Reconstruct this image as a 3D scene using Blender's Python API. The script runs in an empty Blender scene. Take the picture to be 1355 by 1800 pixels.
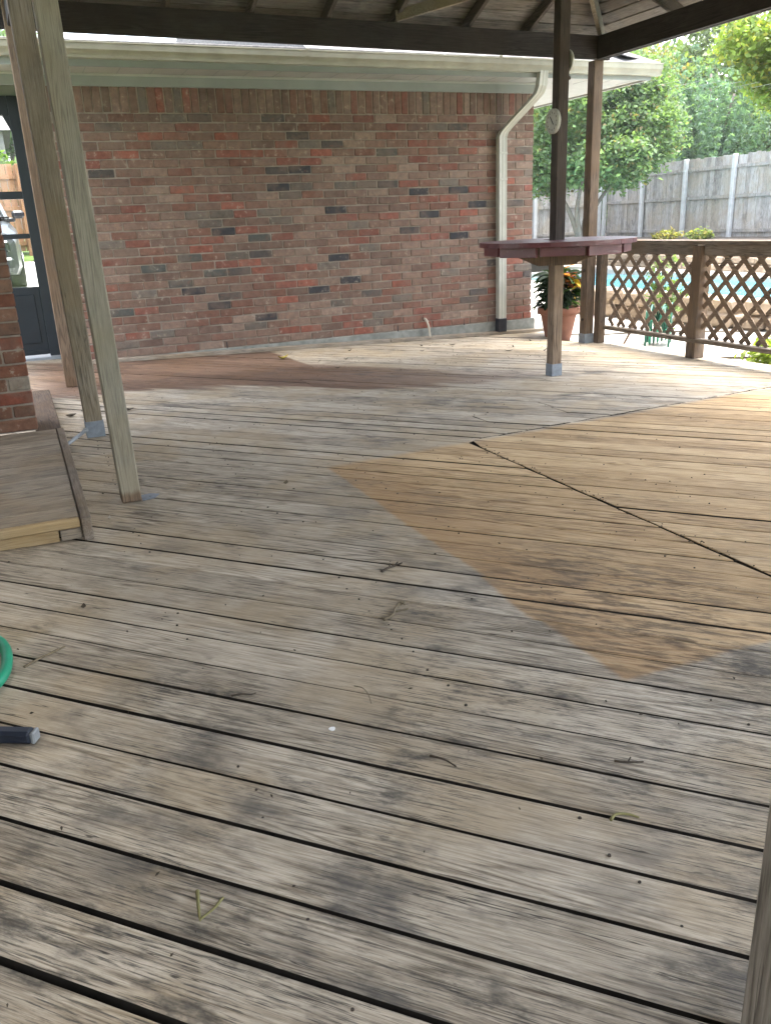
import bpy, math, random
import numpy as np
from mathutils import Vector
R = math.radians
random.seed(11); rng = np.random.default_rng(11)
scene = bpy.context.scene
col = scene.collection

# ------------------------------------------------------------------ camera, sky, sun, exposure
H = 1.22; SL = .0275                       # eye height; the deck falls towards the pool side
PITCH, ROLL, YAW, FPX = R(19.31), R(2.58), R(22.64), 1459.3
cd = bpy.data.cameras.new('camera'); cam = bpy.data.objects.new('camera', cd); col.objects.link(cam)
cd.sensor_fit = 'VERTICAL'; cd.sensor_height = 36.0; cd.lens = 36.0 * FPX / 1800.0
cd.clip_start = .05; cd.clip_end = 2000
fw = Vector((math.sin(YAW) * math.cos(PITCH), math.cos(YAW) * math.cos(PITCH), -math.sin(PITCH)))
r0 = Vector((math.cos(YAW), -math.sin(YAW), 0)); d0 = fw.cross(r0)
right = math.cos(ROLL) * r0 + math.sin(ROLL) * d0
down = -math.sin(ROLL) * r0 + math.cos(ROLL) * d0
from mathutils import Matrix
m3 = Matrix((right, -down, -fw)).transposed()
cam.matrix_world = Matrix.Translation((0, 0, H)) @ m3.to_4x4()
scene.camera = cam

SUN_EL, SUN_AZ = R(77), R(95)             # azimuth from +Y (behind the house) towards +X (the pool)
world = bpy.data.worlds.new('World'); scene.world = world; world.use_nodes = True
wn = world.node_tree.nodes; wl = world.node_tree.links
sky = wn.new('ShaderNodeTexSky'); sky.sky_type = 'NISHITA'; sky.sun_disc = False
sky.sun_elevation = SUN_EL; sky.sun_rotation = SUN_AZ
sky.air_density = 1.0; sky.dust_density = 4.0; sky.ozone_density = 1.0
wn['Background'].inputs['Strength'].default_value = .15
hs = wn.new('ShaderNodeHueSaturation'); hs.inputs['Saturation'].default_value = .5
wl.new(sky.outputs[0], hs.inputs['Color']); wl.new(hs.outputs[0], wn['Background'].inputs[0])
sd = bpy.data.lights.new('sun', 'SUN'); sun = bpy.data.objects.new('sun', sd); col.objects.link(sun)
sd.energy = 1.0; sd.angle = R(28); sd.color = (1, .95, .87)
tosun = Vector((math.sin(SUN_AZ) * math.cos(SUN_EL), math.cos(SUN_AZ) * math.cos(SUN_EL), math.sin(SUN_EL)))
sun.rotation_euler = tosun.to_track_quat('Z', 'Y').to_euler(); sun.location = (0, 0, 30)
vs = scene.view_settings
vs.view_transform = 'Standard'; vs.look = 'None'; vs.gamma = 1; vs.use_curve_mapping = False
vs.exposure = 3.3
HAZE = .0009

# ------------------------------------------------------------------ material helper
class NB:
    def __init__(s, name):
        s.m = bpy.data.materials.new(name); s.m.use_nodes = True
        s.t = s.m.node_tree; s.b = s.t.nodes['Principled BSDF']; s.out = s.t.nodes['Material Output']
    def n(s, typ, **kw):
        nd = s.t.nodes.new(typ)
        for k, v in kw.items(): setattr(nd, k, v)
        return nd
    def put(s, sock, v):
        if isinstance(v, bpy.types.NodeSocket): s.t.links.new(v, sock)
        elif v is not None:
            if sock.type == 'RGBA' and len(v) == 3: v = (*v, 1)
            sock.default_value = v
    def math(s, op, a, b=None, c=None, clamp=False):
        nd = s.n('ShaderNodeMath', operation=op, use_clamp=clamp)
        s.put(nd.inputs[0], a)
        if b is not None: s.put(nd.inputs[1], b)
        if c is not None: s.put(nd.inputs[2], c)
        return nd.outputs[0]
    def vmath(s, op, a, b):
        nd = s.n('ShaderNodeVectorMath', operation=op); s.put(nd.inputs[0], a); s.put(nd.inputs[1], b)
        return nd.outputs[0]
    def comb(s, x, y, z):
        nd = s.n('ShaderNodeCombineXYZ')
        for i, v in enumerate((x, y, z)): s.put(nd.inputs[i], v)
        return nd.outputs[0]
    def sep(s, v):
        nd = s.n('ShaderNodeSeparateXYZ'); s.put(nd.inputs[0], v); return nd.outputs
    def noise(s, vec, scale=1., detail=3., rough=.55, dist=0.):
        nd = s.n('ShaderNodeTexNoise'); s.put(nd.inputs['Vector'], vec); s.put(nd.inputs['Scale'], scale)
        nd.inputs['Detail'].default_value = detail; nd.inputs['Roughness'].default_value = rough
        nd.inputs['Distortion'].default_value = dist
        return nd.outputs[0]
    def ramp(s, f, *stops):
        nd = s.n('ShaderNodeValToRGB'); s.put(nd.inputs[0], f); e = nd.color_ramp.elements
        while len(e) < len(stops): e.new(.5)
        for i, (p, c) in enumerate(stops):
            e[i].position = p; e[i].color = (*c, 1) if len(c) == 3 else c
        return nd.outputs[0]
    def step(s, f, lo, hi):
        nd = s.n('ShaderNodeMapRange'); nd.interpolation_type = 'SMOOTHSTEP'
        s.put(nd.inputs[0], f); s.put(nd.inputs[1], lo); s.put(nd.inputs[2], hi)
        return nd.outputs[0]
    def mix(s, f, a, b, mode='MIX'):
        nd = s.n('ShaderNodeMix', data_type='RGBA', blend_type=mode)
        s.put(nd.inputs[0], f); s.put(nd.inputs[6], a); s.put(nd.inputs[7], b)
        return nd.outputs[2]
    def bump(s, h, strength=.4, dist=.002):
        nd = s.n('ShaderNodeBump'); s.put(nd.inputs['Height'], h)
        nd.inputs['Strength'].default_value = strength; nd.inputs['Distance'].default_value = dist
        s.t.links.new(nd.outputs[0], s.b.inputs['Normal'])
    def fin(s, color=None, rough=None, metal=None, spec=None):
        s.put(s.b.inputs['Base Color'], color)
        if rough is not None: s.put(s.b.inputs['Roughness'], rough)
        if metal is not None: s.put(s.b.inputs['Metallic'], metal)
        if spec is not None: s.put(s.b.inputs['Specular IOR Level'], spec)
        return s.m
    def pos(s): return s.n('ShaderNodeNewGeometry').outputs['Position']
    def rnd(s): return s.n('ShaderNodeObjectInfo').outputs['Random']

def plain(name, c, rough=.6, metal=0., var=.25, scale=14., spec=.4, bump=0.):
    k = NB(name); p = k.pos(); f = k.noise(p, scale, 4)
    lo = tuple(x * (1 - var) for x in c); hi = tuple(min(1, x * (1 + var)) for x in c)
    if bump: k.bump(k.noise(p, scale * 6, 4), bump, .003)
    return k.fin(k.ramp(f, (.3, lo), (.7, hi)), rough, metal, spec)

BANG = R(-44.24)
def wood(name, axis, dark, mid, light, mild=.5, moss=0., deck=False, rough=.8, contrast=1., island=False, foot=0.):
    """weathered timber: fine grain, growth rings, checks and mildew running along the piece"""
    k = NB(name); p = k.pos(); x, y, z = k.sep(p)
    if axis == 'deck':
        c, s_ = math.cos(BANG), math.sin(BANG)
        al = k.math('ADD', k.math('MULTIPLY', x, c), k.math('MULTIPLY', y, s_))
        ac = k.math('SUBTRACT', k.math('MULTIPLY', y, c), k.math('MULTIPLY', x, s_)); th = z
    elif axis == 'x': al, ac, th = x, y, z
    elif axis == 'y': al, ac, th = y, x, z
    else: al, ac, th = z, x, y
    rd = k.n('ShaderNodeNewGeometry').outputs['Random Per Island'] if island else k.rnd(); ro = k.math('MULTIPLY', rd, 57.)
    def vec(sa, sc, o=0.):
        return k.comb(k.math('MULTIPLY_ADD', al, sa, k.math('ADD', ro, o)), k.math('MULTIPLY_ADD', ac, sc, ro), k.math('MULTIPLY_ADD', th, sc, ro))
    warp = k.noise(vec(.9, 5.), 1., 2.)
    fine = k.noise(vec(10., 300.), 1., 4., .62)
    med = k.noise(vec(4.5, 75., 7.), 1., 5., .62, .4); mot = k.noise(vec(6., 11., 17.), 1., 5., .62)
    rg = k.math('SINE', k.math('MULTIPLY', k.noise(vec(.75, 13., 91.), 1., 2., .45), 92.))
    rings = k.math('POWER', k.math('MULTIPLY_ADD', rg, .5, .5), .55)
    ringamt = k.step(k.noise(vec(1.2, 6., 13.), 1., 3.), .36, .60)
    g = k.math('ADD', k.math('MULTIPLY', fine, .48), k.math('ADD', k.math('MULTIPLY', med, .27), k.math('MULTIPLY', mot, .25)))
    g = k.math('ADD', g, k.math('MULTIPLY', k.math('MULTIPLY', k.math('SUBTRACT', rings, .62), ringamt), .20 * contrast))
    g = k.math('ADD', g, k.math('MULTIPLY', k.math('SUBTRACT', rd, .5), .20 if island else .12))
    colr = k.ramp(g, (.32, dark), (.475, mid), (.64, light))
    # broad tone drift, warm and cool
    tone = k.noise(p, 1.7, 3.)
    colr = k.mix(k.math('MULTIPLY', k.step(tone, .44, .60), .5), colr, tuple(v * f for v, f in zip(mid, (1.10, .99, .80))))
    colr = k.mix(k.math('MULTIPLY', k.step(k.noise(p, 2.9, 3.), .5, .68), .30), colr, tuple(v * f for v, f in zip(light, (.80, .80, .79))))
    if deck:
        wob = k.math('MULTIPLY_ADD', k.noise(p, 2.2, 3.), .16, -.08)
        wf = k.math('MULTIPLY_ADD', k.noise(p, 22., 3.), .02, -.01)
        xx = k.math('ADD', x, k.math('ADD', k.math('MULTIPLY', wob, .35), wf)); yy = k.math('ADD', y, k.math('ADD', k.math('MULTIPLY', wob, .35), wf))
        # unweathered rectangle where something used to stand: warmer timber
        def edge(v, at, w): return k.step(v, at - w, at + w)
        xx = k.math('ADD', xx, k.math('MULTIPLY', k.math('SUBTRACT', rd, .5), .022))
        tan = k.math('MULTIPLY', edge(xx, 1.395, .014), edge(yy, 1.645, .016))
        tan = k.math('MULTIPLY', tan, k.math('SUBTRACT', 1., edge(k.math('SUBTRACT', yy, k.math('MULTIPLY', k.math('SUBTRACT', xx, 2.37), .152)), 4.30, .05)))
        tan = k.math('MULTIPLY', tan, k.math('SUBTRACT', 1., edge(xx, 5.75, .15)))
        tanc = k.ramp(g, (.31, (.150, .088, .040)), (.475, (.440, .290, .142)), (.64, (.610, .440, .245)))
        tanc = k.mix(k.math('MULTIPLY', k.math('SUBTRACT', 1., k.step(xx, 1.42, 1.95)), .5), tanc, (.300, .175, .082))
        colr = k.mix(k.math('MULTIPLY', tan, k.math('MULTIPLY_ADD', k.noise(p, 1.3, 3.), .3, .75, clamp=True)), colr, tanc)
        cx_ = k.math('MULTIPLY', k.math('SUBTRACT', x, 1.72), 1.7); cy_ = k.math('SUBTRACT', y, 2.05)
        cd_ = k.math('SQRT', k.math('ADD', k.math('MULTIPLY', cx_, cx_), k.math('MULTIPLY', cy_, cy_)))
        cst = k.math('MULTIPLY', k.math('SUBTRACT', 1., k.step(cd_, .25, 1.05)), k.step(k.noise(vec(7., 30., 71.), 1., 5., .7), .44, .60))
        colr = k.mix(k.math('MULTIPLY', cst, .72), colr, (.060, .042, .030))
        # brown water stain in front of the wall
        w2 = k.math('MULTIPLY_ADD', k.noise(k.comb(k.math('MULTIPLY', al, .9), k.math('MULTIPLY', ac, 6.), 3.), 1., 3.), 1.8, -.9)
        y2 = k.math('ADD', y, k.math('MULTIPLY', w2, .55))
        lim = k.math('MAXIMUM', k.math('SUBTRACT', 7.05, k.math('MULTIPLY', k.math('MAXIMUM', k.math('SUBTRACT', x, 1.2), 0.), .55)), 6.08)
        st = edge(k.math('SUBTRACT', y2, lim), 0., .10)
        up = k.math('MULTIPLY_ADD', edge(x, 2.45, .06), -1.35, 9.15)
        up = k.math('SUBTRACT', up, k.math('MULTIPLY', k.math('MAXIMUM', k.math('SUBTRACT', x, 2.5), 0.), .98))
        st = k.math('MULTIPLY', st, k.math('SUBTRACT', 1., edge(k.math('SUBTRACT', y2, up), 0., .25)))
        st = k.math('MULTIPLY', k.math('MULTIPLY', st, edge(x, -.1, .4)), k.math('SUBTRACT', 1., k.math('MULTIPLY', k.step(x, 2.2, 4.2), .55)))
        stain = k.math('MULTIPLY', st, k.math('MULTIPLY_ADD', fine, .5, .55, clamp=True))
        stc = k.ramp(g, (.30, (.040, .018, .010)), (.48, (.105, .044, .023)), (.66, (.19, .095, .055)))
        colr = k.mix(stain, colr, stc)
    keep = k.math('MULTIPLY_ADD', tan, -.55, 1.) if deck else 1.
    if foot:
        ft = k.math('MULTIPLY', k.math('SUBTRACT', 1., k.step(k.math('ADD', z, k.math('MULTIPLY', med, .05)), foot * .55 + .02, foot + .03)), .85)
        colr = k.mix(ft, colr, k.ramp(g, (.32, (.05, .028, .016)), (.64, (.19, .12, .07))))
    # mildew: black flecks strung along the grain inside broad patches
    pn = k.noise(p, 1.35, 5., .66)
    if deck: pn = k.math('ADD', pn, k.math('MULTIPLY_ADD', k.math('SUBTRACT', 1., k.step(y, 1.2, 2.9)), .15, -.05))
    patch = k.step(pn, .44, .62)
    fleck = k.math('MAXIMUM', k.math('MULTIPLY', k.step(k.noise(vec(9., 190., 3.), 1., 5., .7), .49, .64), .78), k.math('MULTIPLY', k.step(k.noise(vec(7., 30., 9.), 1., 6., .74), .52, .70), .75))
    spots = k.step(k.noise(vec(6., 13., 41.), 1., 5., .66), .50, .70)
    mil = k.math('MULTIPLY', k.math('MULTIPLY_ADD', patch, .85, .22), k.math('MAXIMUM', fleck, k.math('MULTIPLY', spots, .8)))
    colr = k.mix(k.math('MULTIPLY', k.math('MULTIPLY', mil, mild, clamp=True), keep), colr, (.040, .039, .036))
    smud = k.math('MULTIPLY', k.step(k.noise(vec(3.4, 5.0, 61.), 1., 5., .62), .48, .68), k.step(k.math('ADD', k.noise(p, .9, 3.), k.math('MULTIPLY', k.step(y, 1.6, 3.2), -.06)) if deck else k.noise(p, .9, 3.), .42, .58))
    colr = k.mix(k.math('MULTIPLY', k.math('MULTIPLY', smud, mild * .75, clamp=True), keep), colr, (.075, .072, .068))
    if moss:
        ms = k.step(k.noise(p, 2.3, 4.), .5, .7)
        colr = k.mix(k.math('MULTIPLY', ms, moss), colr, (.085, .095, .052))
    # checks (thin dark splits) and knots
    ck = k.noise(vec(.8, 30., 21.), 1., 3.)
    crack = k.math('SUBTRACT', 1., k.step(k.math('ABSOLUTE', k.math('SUBTRACT', ck, .5)), .002, .009))
    crack = k.math('MULTIPLY', crack, k.step(k.noise(vec(1.1, 8., 31.), 1., 2.), .48, .60))
    colr = k.mix(k.math('MULTIPLY', crack, .75), colr, (.022, .02, .018))
    vo = k.n('ShaderNodeTexVoronoi'); k.put(vo.inputs['Vector'], vec(1.3, 3.0, 5.)); vo.inputs['Scale'].default_value = 1.
    kn = k.math('SUBTRACT', 1., k.step(k.math('ADD', vo.outputs['Distance'], k.math('MULTIPLY', k.math('SUBTRACT', fine, .5), .05)), .022, .042))
    colr = k.mix(k.math('MULTIPLY', kn, .75), colr, tuple(v * .45 for v in dark))
    h = k.math('SUBTRACT', k.math('ADD', k.math('MULTIPLY', fine, .8), k.math('MULTIPLY', rings, .35)), k.math('MULTIPLY', crack, 1.2))
    k.bump(h, .55, .0022)
    rv = k.math('MULTIPLY_ADD', fine, .25, rough - .12)
    if deck:
        rv = k.math('SUBTRACT', rv, k.math('MULTIPLY', stain, .22))
    return k.fin(colr, rv, 0, .22)

MAT = {}
MAT['deck'] = wood('weathered_deck_timber', 'deck', (.114, .091, .065), (.356, .303, .230), (.560, .490, .388), 1.0, .04, True)
gz = dict(dark=(.060, .047, .036), mid=(.135, .108, .082), light=(.23, .19, .15))
MAT['post_grey'] = wood('grey_post_timber', 'z', (.14, .128, .112), (.30, .275, .245), (.42, .39, .35), .25)
MAT['post_pale'] = wood('silvered_post_timber', 'z', (.135, .125, .098), (.245, .226, .176), (.34, .315, .25), .25, .15, foot=.055)
MAT['post_tan'] = wood('tan_post_timber', 'z', (.095, .080, .058), (.205, .175, .128), (.30, .26, .195), .3, .1)
MAT['post_brown'] = wood('brown_post_timber', 'z', (.050, .036, .026), (.125, .088, .060), (.20, .145, .10), .35)
MAT['post_rotten'] = wood('brown_post_timber_rotten_foot', 'z', (.050, .036, .026), (.125, .088, .060), (.20, .145, .10), .35, foot=.10)
MAT['post_low'] = wood('paler_post_timber', 'z', (.085, .060, .040), (.205, .150, .102), (.31, .235, .165), .35)
MAT['post_dark'] = wood('dark_post_timber', 'z', (.026, .020, .016), (.060, .046, .037), (.10, .08, .065), .3)
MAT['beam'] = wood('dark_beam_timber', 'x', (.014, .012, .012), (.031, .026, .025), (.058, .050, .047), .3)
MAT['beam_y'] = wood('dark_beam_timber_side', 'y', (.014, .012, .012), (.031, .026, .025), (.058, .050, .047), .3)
MAT['roof_x'] = wood('old_roof_plank', 'x', (.055, .050, .045), (.135, .122, .108), (.24, .22, .195), .8)
MAT['roof_y'] = wood('old_roof_plank_side', 'y', (.055, .050, .045), (.135, .122, .108), (.24, .22, .195), .8)
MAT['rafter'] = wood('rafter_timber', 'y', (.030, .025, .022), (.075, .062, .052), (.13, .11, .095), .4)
MAT['rafter_lit'] = wood('lit_rafter_timber', 'y', (.08, .07, .055), (.19, .165, .13), (.28, .245, .20), .2)  # rafter timber with the light on it put into a paler colour
MAT['rail_y'] = wood('rail_timber', 'y', (.060, .048, .037), (.150, .122, .095), (.25, .21, .17), .45)
MAT['slat'] = wood('lattice_timber', 'y', (.075, .056, .041), (.190, .140, .102), (.30, .23, .17), .3)
MAT['wood_x'] = wood('grey_board_timber', 'x', (.085, .069, .052), (.235, .195, .148), (.37, .32, .255), .55)
MAT['wood_y'] = wood('grey_board_timber_side', 'y', (.070, .056, .045), (.185, .150, .115), (.29, .245, .20), .5)
MAT['new_x'] = wood('fresh_yellow_timber', 'x', (.17, .115, .06), (.32, .235, .125), (.42, .325, .19), .25)
MAT['brown_y'] = wood('dark_brown_board_timber', 'y', (.035, .025, .018), (.090, .062, .044), (.15, .11, .08), .5)
MAT['fence'] = wood('silver_fence_timber', 'z', (.13, .122, .112), (.28, .268, .25), (.42, .405, .385), .55, island=True)
MAT['cedar'] = wood('cedar_fence_timber', 'z', (.17, .085, .045), (.30, .16, .085), (.38, .22, .13), .05, island=True)
MAT['bark'] = wood('bark', 'z', (.05, .042, .034), (.13, .11, .09), (.22, .19, .16), .3)

def brick_mat():
    k = NB('fired_brick'); p = k.pos()
    at = k.n('ShaderNodeAttribute', attribute_name='tint'); c = at.outputs['Color']
    n1 = k.noise(p, 18., 5., .65); n2 = k.noise(p, 70., 4., .6)
    c = k.mix(1., c, k.ramp(n1, (.25, (.62, .60, .58)), (.5, (1, 1, 1)), (.78, (1.38, 1.30, 1.2))), 'MULTIPLY')
    c = k.mix(k.math('MULTIPLY', k.step(k.noise(p, 8., 4.), .42, .66), .45), c, (.205, .148, .112))
    c = k.mix(k.math('MULTIPLY', k.step(k.noise(p, 26., 3., .6), .60, .70), .35), c, (.20, .085, .06))
    sm = k.math('MULTIPLY', k.step(n1, .56, .70), k.step(k.noise(p, 4.5, 3.), .50, .60))
    c = k.mix(k.math('MULTIPLY', sm, .75), c, (.36, .32, .26))
    pit = k.step(n2, .60, .74)
    c = k.mix(k.math('MULTIPLY', pit, .5), c, (.03, .026, .024))
    k.bump(k.math('ADD', n1, k.math('MULTIPLY', n2, .6)), .6, .004)
    return k.fin(c, .9, 0, .2)
MAT['brick'] = brick_mat()
def mortar_mat():
    k = NB('mortar'); p = k.pos(); n = k.noise(p, 9., 5.)
    k.bump(k.noise(p, 120., 3.), .5, .003)
    return k.fin(k.ramp(n, (.3, (.22, .185, .15)), (.7, (.34, .295, .245))), .95, 0, .1)
MAT['mortar'] = mortar_mat()
MAT['cream'] = plain('cream_gutter_paint', (.29, .28, .215), .5, 0, .16, 5.)
MAT['bluegrey'] = plain('blue_grey_trim_paint', (.235, .255, .24), .55, 0, .08, 4.)
MAT['soffit'] = plain('pale_soffit_paint', (.35, .35, .32), .6, 0, .06, 4.)
MAT['spout'] = plain('ivory_downspout_paint', (.385, .38, .32), .45, 0, .12, 5.)
MAT['blackplastic'] = plain('black_plastic', (.018, .018, .022), .4)
MAT['shingle'] = plain('grey_shingle', (.16, .155, .15), .9, 0, .4, 30., .2, .5)
MAT['concrete'] = plain('slab_concrete', (.22, .225, .20), .9, 0, .3, 12., .2, .3)
MAT['patio'] = plain('pale_patio_concrete', (.43, .405, .36), .9, 0, .13, 2.2, .2, .2)
MAT['drive'] = plain('driveway_concrete', (.55, .54, .52), .9, 0, .1, 2., .2, .2)
MAT['soil'] = plain('dark_soil', (.030, .024, .019), 1., 0, .4, 6.)
MAT['lawn'] = plain('lawn_grass', (.075, .115, .032), 1., 0, .4, 1.2, .1, .6)
MAT['galv'] = plain('galvanised_steel', (.20, .225, .25), .6, .3, .2, 25.)
MAT['galvpost'] = plain('pale_steel_post', (.46, .47, .47), .5, .2, .12, 6.)
MAT['door'] = plain('blue_black_door_paint', (.013, .019, .024), .35, 0, .15, 6.)
MAT['aluminium'] = plain('aluminium_threshold', (.26, .28, .29), .45, .4, .1, 20.)
MAT['gap_shade'] = plain('mildewed_gap_shade_edge', (.030, .026, .021), .95, 0, .5, 9., .1)  # board sides: mildew plus gap shade put into a near-black colour
MAT['nail'] = plain('rusted_nail', (.045, .034, .027), .7, .2, .4, 40.)
MAT['terracotta'] = plain('terracotta', (.21, .098, .063), .85, 0, .18, 8., .2, .2)
MAT['pot_soil'] = MAT['soil']
MAT['hose_green'] = plain('green_rubber', (.010, .235, .130), .42, 0, .12, 20.)
MAT['hose_dark'] = plain('dark_green_rubber', (.012, .09, .055), .45, 0, .25, 20.)
MAT['navy'] = plain('blue_black_plastic', (.014, .020, .034), .45, 0, .2, 20.)
MAT['pvc'] = plain('ivory_pvc', (.45, .40, .32), .5, 0, .08, 20.)
MAT['clock'] = plain('ivory_dial', (.42, .41, .35), .5, 0, .14, 30.)
MAT['ink'] = plain('dial_ink', (.05, .045, .04), .6)
MAT['twig'] = plain('dry_twig', (.055, .042, .028), .9, 0, .3, 60.)
MAT['drytwig'] = plain('grey_brown_seed_stalk', (.15, .12, .075), .9, 0, .3, 60.)
MAT['leaf_yellow'] = plain('yellowed_leaf', (.38, .30, .06), .7, 0, .2, 40.)
MAT['leaf_olive'] = plain('olive_fallen_leaf', (.17, .155, .06), .8, 0, .2, 40.)
MAT['white'] = plain('white_paint_chip', (.80, .80, .78), .6, 0, .03)
MAT['stone'] = plain('tan_ledge_stone', (.29, .225, .16), .9, 0, .3, 3.5, .2, .8)
MAT['coping'] = plain('pool_coping', (.42, .385, .33), .8, 0, .12, 5.)
MAT['carpaint'] = plain('silver_grey_car_paint', (.050, .057, .060), .3, .35, .04, 2.)
MAT['tyre'] = plain('tyre_rubber', (.016, .016, .017), .8)
MAT['rim'] = plain('alloy_rim', (.55, .55, .55), .3, .8, .05)
MAT['darkglass'] = plain('tinted_car_glass', (.02, .025, .025), .08, 0, .05)
MAT['housewall'] = plain('grey_siding', (.22, .21, .19), .8, 0, .1, 2.)

def red_mat():
    k = NB('worn_red_paint'); p = k.pos(); n = k.noise(p, 7., 5.); w = k.noise(k.vmath('MULTIPLY', p, (4., 40., 40.)), 1., 4.)
    c = k.ramp(n, (.3, (.068, .015, .019)), (.7, (.125, .034, .036)))
    c = k.mix(k.math('MULTIPLY', k.step(w, .56, .7), .4), c, (.20, .15, .14))
    k.bump(w, .35, .002)
    return k.fin(c, .42, 0, .5)
MAT['red'] = red_mat()
def water_mat():
    k = NB('pool_water'); p = k.pos(); n = k.noise(p, 3.5, 2., .5, .6)
    k.bump(n, .15, .04)
    return k.fin(k.ramp(n, (.35, (.025, .24, .33)), (.65, (.045, .33, .42))), .08, 0, .5)
MAT['water'] = water_mat()
def glass_mat():
    k = NB('door_glass'); tr = k.n('ShaderNodeBsdfTransparent'); gl = k.n('ShaderNodeBsdfGlossy'); gl.inputs['Roughness'].default_value = .02
    tr.inputs[0].default_value = (.93, .95, .94, 1)
    fr = k.n('ShaderNodeFresnel'); fr.inputs[0].default_value = 1.45; mx = k.n('ShaderNodeMixShader')
    k.t.links.new(fr.outputs[0], mx.inputs[0]); k.t.links.new(tr.outputs[0], mx.inputs[1]); k.t.links.new(gl.outputs[0], mx.inputs[2])
    k.t.links.new(mx.outputs[0], k.out.inputs[0]); return k.m
MAT['glass'] = glass_mat()
def leaf_mat(name):
    k = NB(name); at = k.n('ShaderNodeAttribute', attribute_name='tint'); c = at.outputs['Color']
    df = k.b; k.put(df.inputs['Base Color'], c); df.inputs['Roughness'].default_value = .55; df.inputs['Specular IOR Level'].default_value = .35
    tl = k.n('ShaderNodeBsdfTranslucent'); k.put(tl.inputs[0], k.mix(1., c, (1.5, 1.55, .7), 'MULTIPLY'))
    mx = k.n('ShaderNodeMixShader'); mx.inputs[0].default_value = .45
    k.t.links.new(df.outputs[0], mx.inputs[1]); k.t.links.new(tl.outputs[0], mx.inputs[2]); k.t.links.new(mx.outputs[0], k.out.inputs[0]); return k.m
MAT['leaf'] = leaf_mat('leaf')

# ------------------------------------------------------------------ object helpers
ORG = {}
def mesh(name, V, F, tint=None, smooth=False):
    me = bpy.data.meshes.new(name); me.from_pydata([tuple(v) for v in V], [], F); me.update()
    if smooth: me.polygons.foreach_set('use_smooth', [True] * len(me.polygons))
    if tint is not None:
        a = me.color_attributes.new('tint', 'FLOAT_COLOR', 'POINT')
        t = np.asarray(tint, float)
        if t.ndim == 1: t = np.tile(t, (len(V), 1))
        a.data.foreach_set('color', np.concatenate([t, np.ones((len(t), 1))], 1).ravel())
    return me
def link(name, me, mat, parent=None, base=(0, 0, 0)):
    o = bpy.data.objects.new(name, me); col.objects.link(o)
    if mat is not None and me is not None and not me.materials: me.materials.append(MAT[mat])
    if parent is not None: o.parent = parent; ORG[o.name] = ORG[parent.name]
    else: o.location = base; ORG[o.name] = Vector(base)
    return o
def part(name, geo, mat, parent=None, tint=None, smooth=False, base=None, label=None):
    """geo = (verts, faces) in place; stored relative to the thing's base"""
    V, F = geo
    org = ORG[parent.name] if parent is not None else Vector(base or (0, 0, 0))
    V = [Vector(v) - org for v in V]
    o = link(name, mesh(name, V, F, tint, smooth), mat, parent, org)
    if label: o['label'] = label
    return o
def tag(o, label, cat, group=None):
    o['label'] = label; o['category'] = cat
    if group: o['group'] = group
    return o
def thing(name, base, label=None, cat=None, group=None, kind=None):
    o = bpy.data.objects.new(name, None); col.objects.link(o); o.location = base; o.empty_display_size = .2
    ORG[o.name] = Vector(base)
    if label: tag(o, label, cat, group)
    if kind: o['kind'] = kind
    return o
def join(*geos):
    V, F = [], []
    for v, f in geos:
        n = len(V); V += list(v); F += [tuple(i + n for i in q) for q in f]
    return V, F
def obox(c, a, b, n, ea, eb, en, ch=.003, jit=0.):
    """chamfered box: centre, three unit axes, half sizes"""
    c, a, b, n = Vector(c), Vector(a), Vector(b), Vector(n); E = (ea, eb, en); A = (a, b, n)
    ch = min(ch, min(E) * .6); V = []; idx = {}
    for sx in (-1, 1):
        for sy in (-1, 1):
            for sz in (-1, 1):
                S = (sx, sy, sz)
                for ax in range(3):
                    p = Vector(c)
                    for i in range(3): p += A[i] * S[i] * (E[i] - (0 if i == ax else ch))
                    if jit: p += Vector((random.uniform(-jit, jit), random.uniform(-jit, jit), random.uniform(-jit, jit)))
                    idx[S, ax] = len(V); V.append(p)
    F = []
    for ax in range(3):
        o1, o2 = [i for i in range(3) if i != ax]
        for s in (-1, 1):
            q = []
            for t1, t2 in ((-1, -1), (1, -1), (1, 1), (-1, 1)):
                S = [0, 0, 0]; S[ax] = s; S[o1] = t1; S[o2] = t2; q.append(idx[tuple(S), ax])
            F.append(q)
        for t1 in (-1, 1):
            for t2 in (-1, 1):
                S1 = [0, 0, 0]; S1[o1] = t1; S1[o2] = t2; S2 = list(S1); S1[ax] = -1; S2[ax] = 1
                F.append([idx[tuple(S1), o1], idx[tuple(S2), o1], idx[tuple(S2), o2], idx[tuple(S1), o2]])
    for sx in (-1, 1):
        for sy in (-1, 1):
            for sz in (-1, 1): F.append([idx[(sx, sy, sz), i] for i in range(3)])
    out = []
    for q in F:
        ctr = sum((V[i] for i in q), Vector()) / len(q); nn = (V[q[1]] - V[q[0]]).cross(V[q[2]] - V[q[0]])
        out.append(tuple(q) if nn.dot(ctr - c) > 0 else tuple(reversed(q)))
    return V, out
X, Y, Z = Vector((1, 0, 0)), Vector((0, 1, 0)), Vector((0, 0, 1))
def box(x0, x1, y0, y1, z0, z1, ch=.003, jit=0.):
    return obox(((x0 + x1) / 2, (y0 + y1) / 2, (z0 + z1) / 2), X, Y, Z, abs(x1 - x0) / 2, abs(y1 - y0) / 2, abs(z1 - z0) / 2, ch, jit)
def bar(p0, p1, w, h, up=(0, 0, 1), ch=.003):
    """timber from p0 to p1: w across, h along 'up'"""
    p0, p1 = Vector(p0), Vector(p1); a = (p1 - p0); L = a.length; a.normalize()
    n = Vector(up) - a * Vector(up).dot(a); n.normalize(); b = n.cross(a)
    return obox((p0 + p1) / 2, a, b, n, L / 2, w / 2, h / 2, ch)
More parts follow.
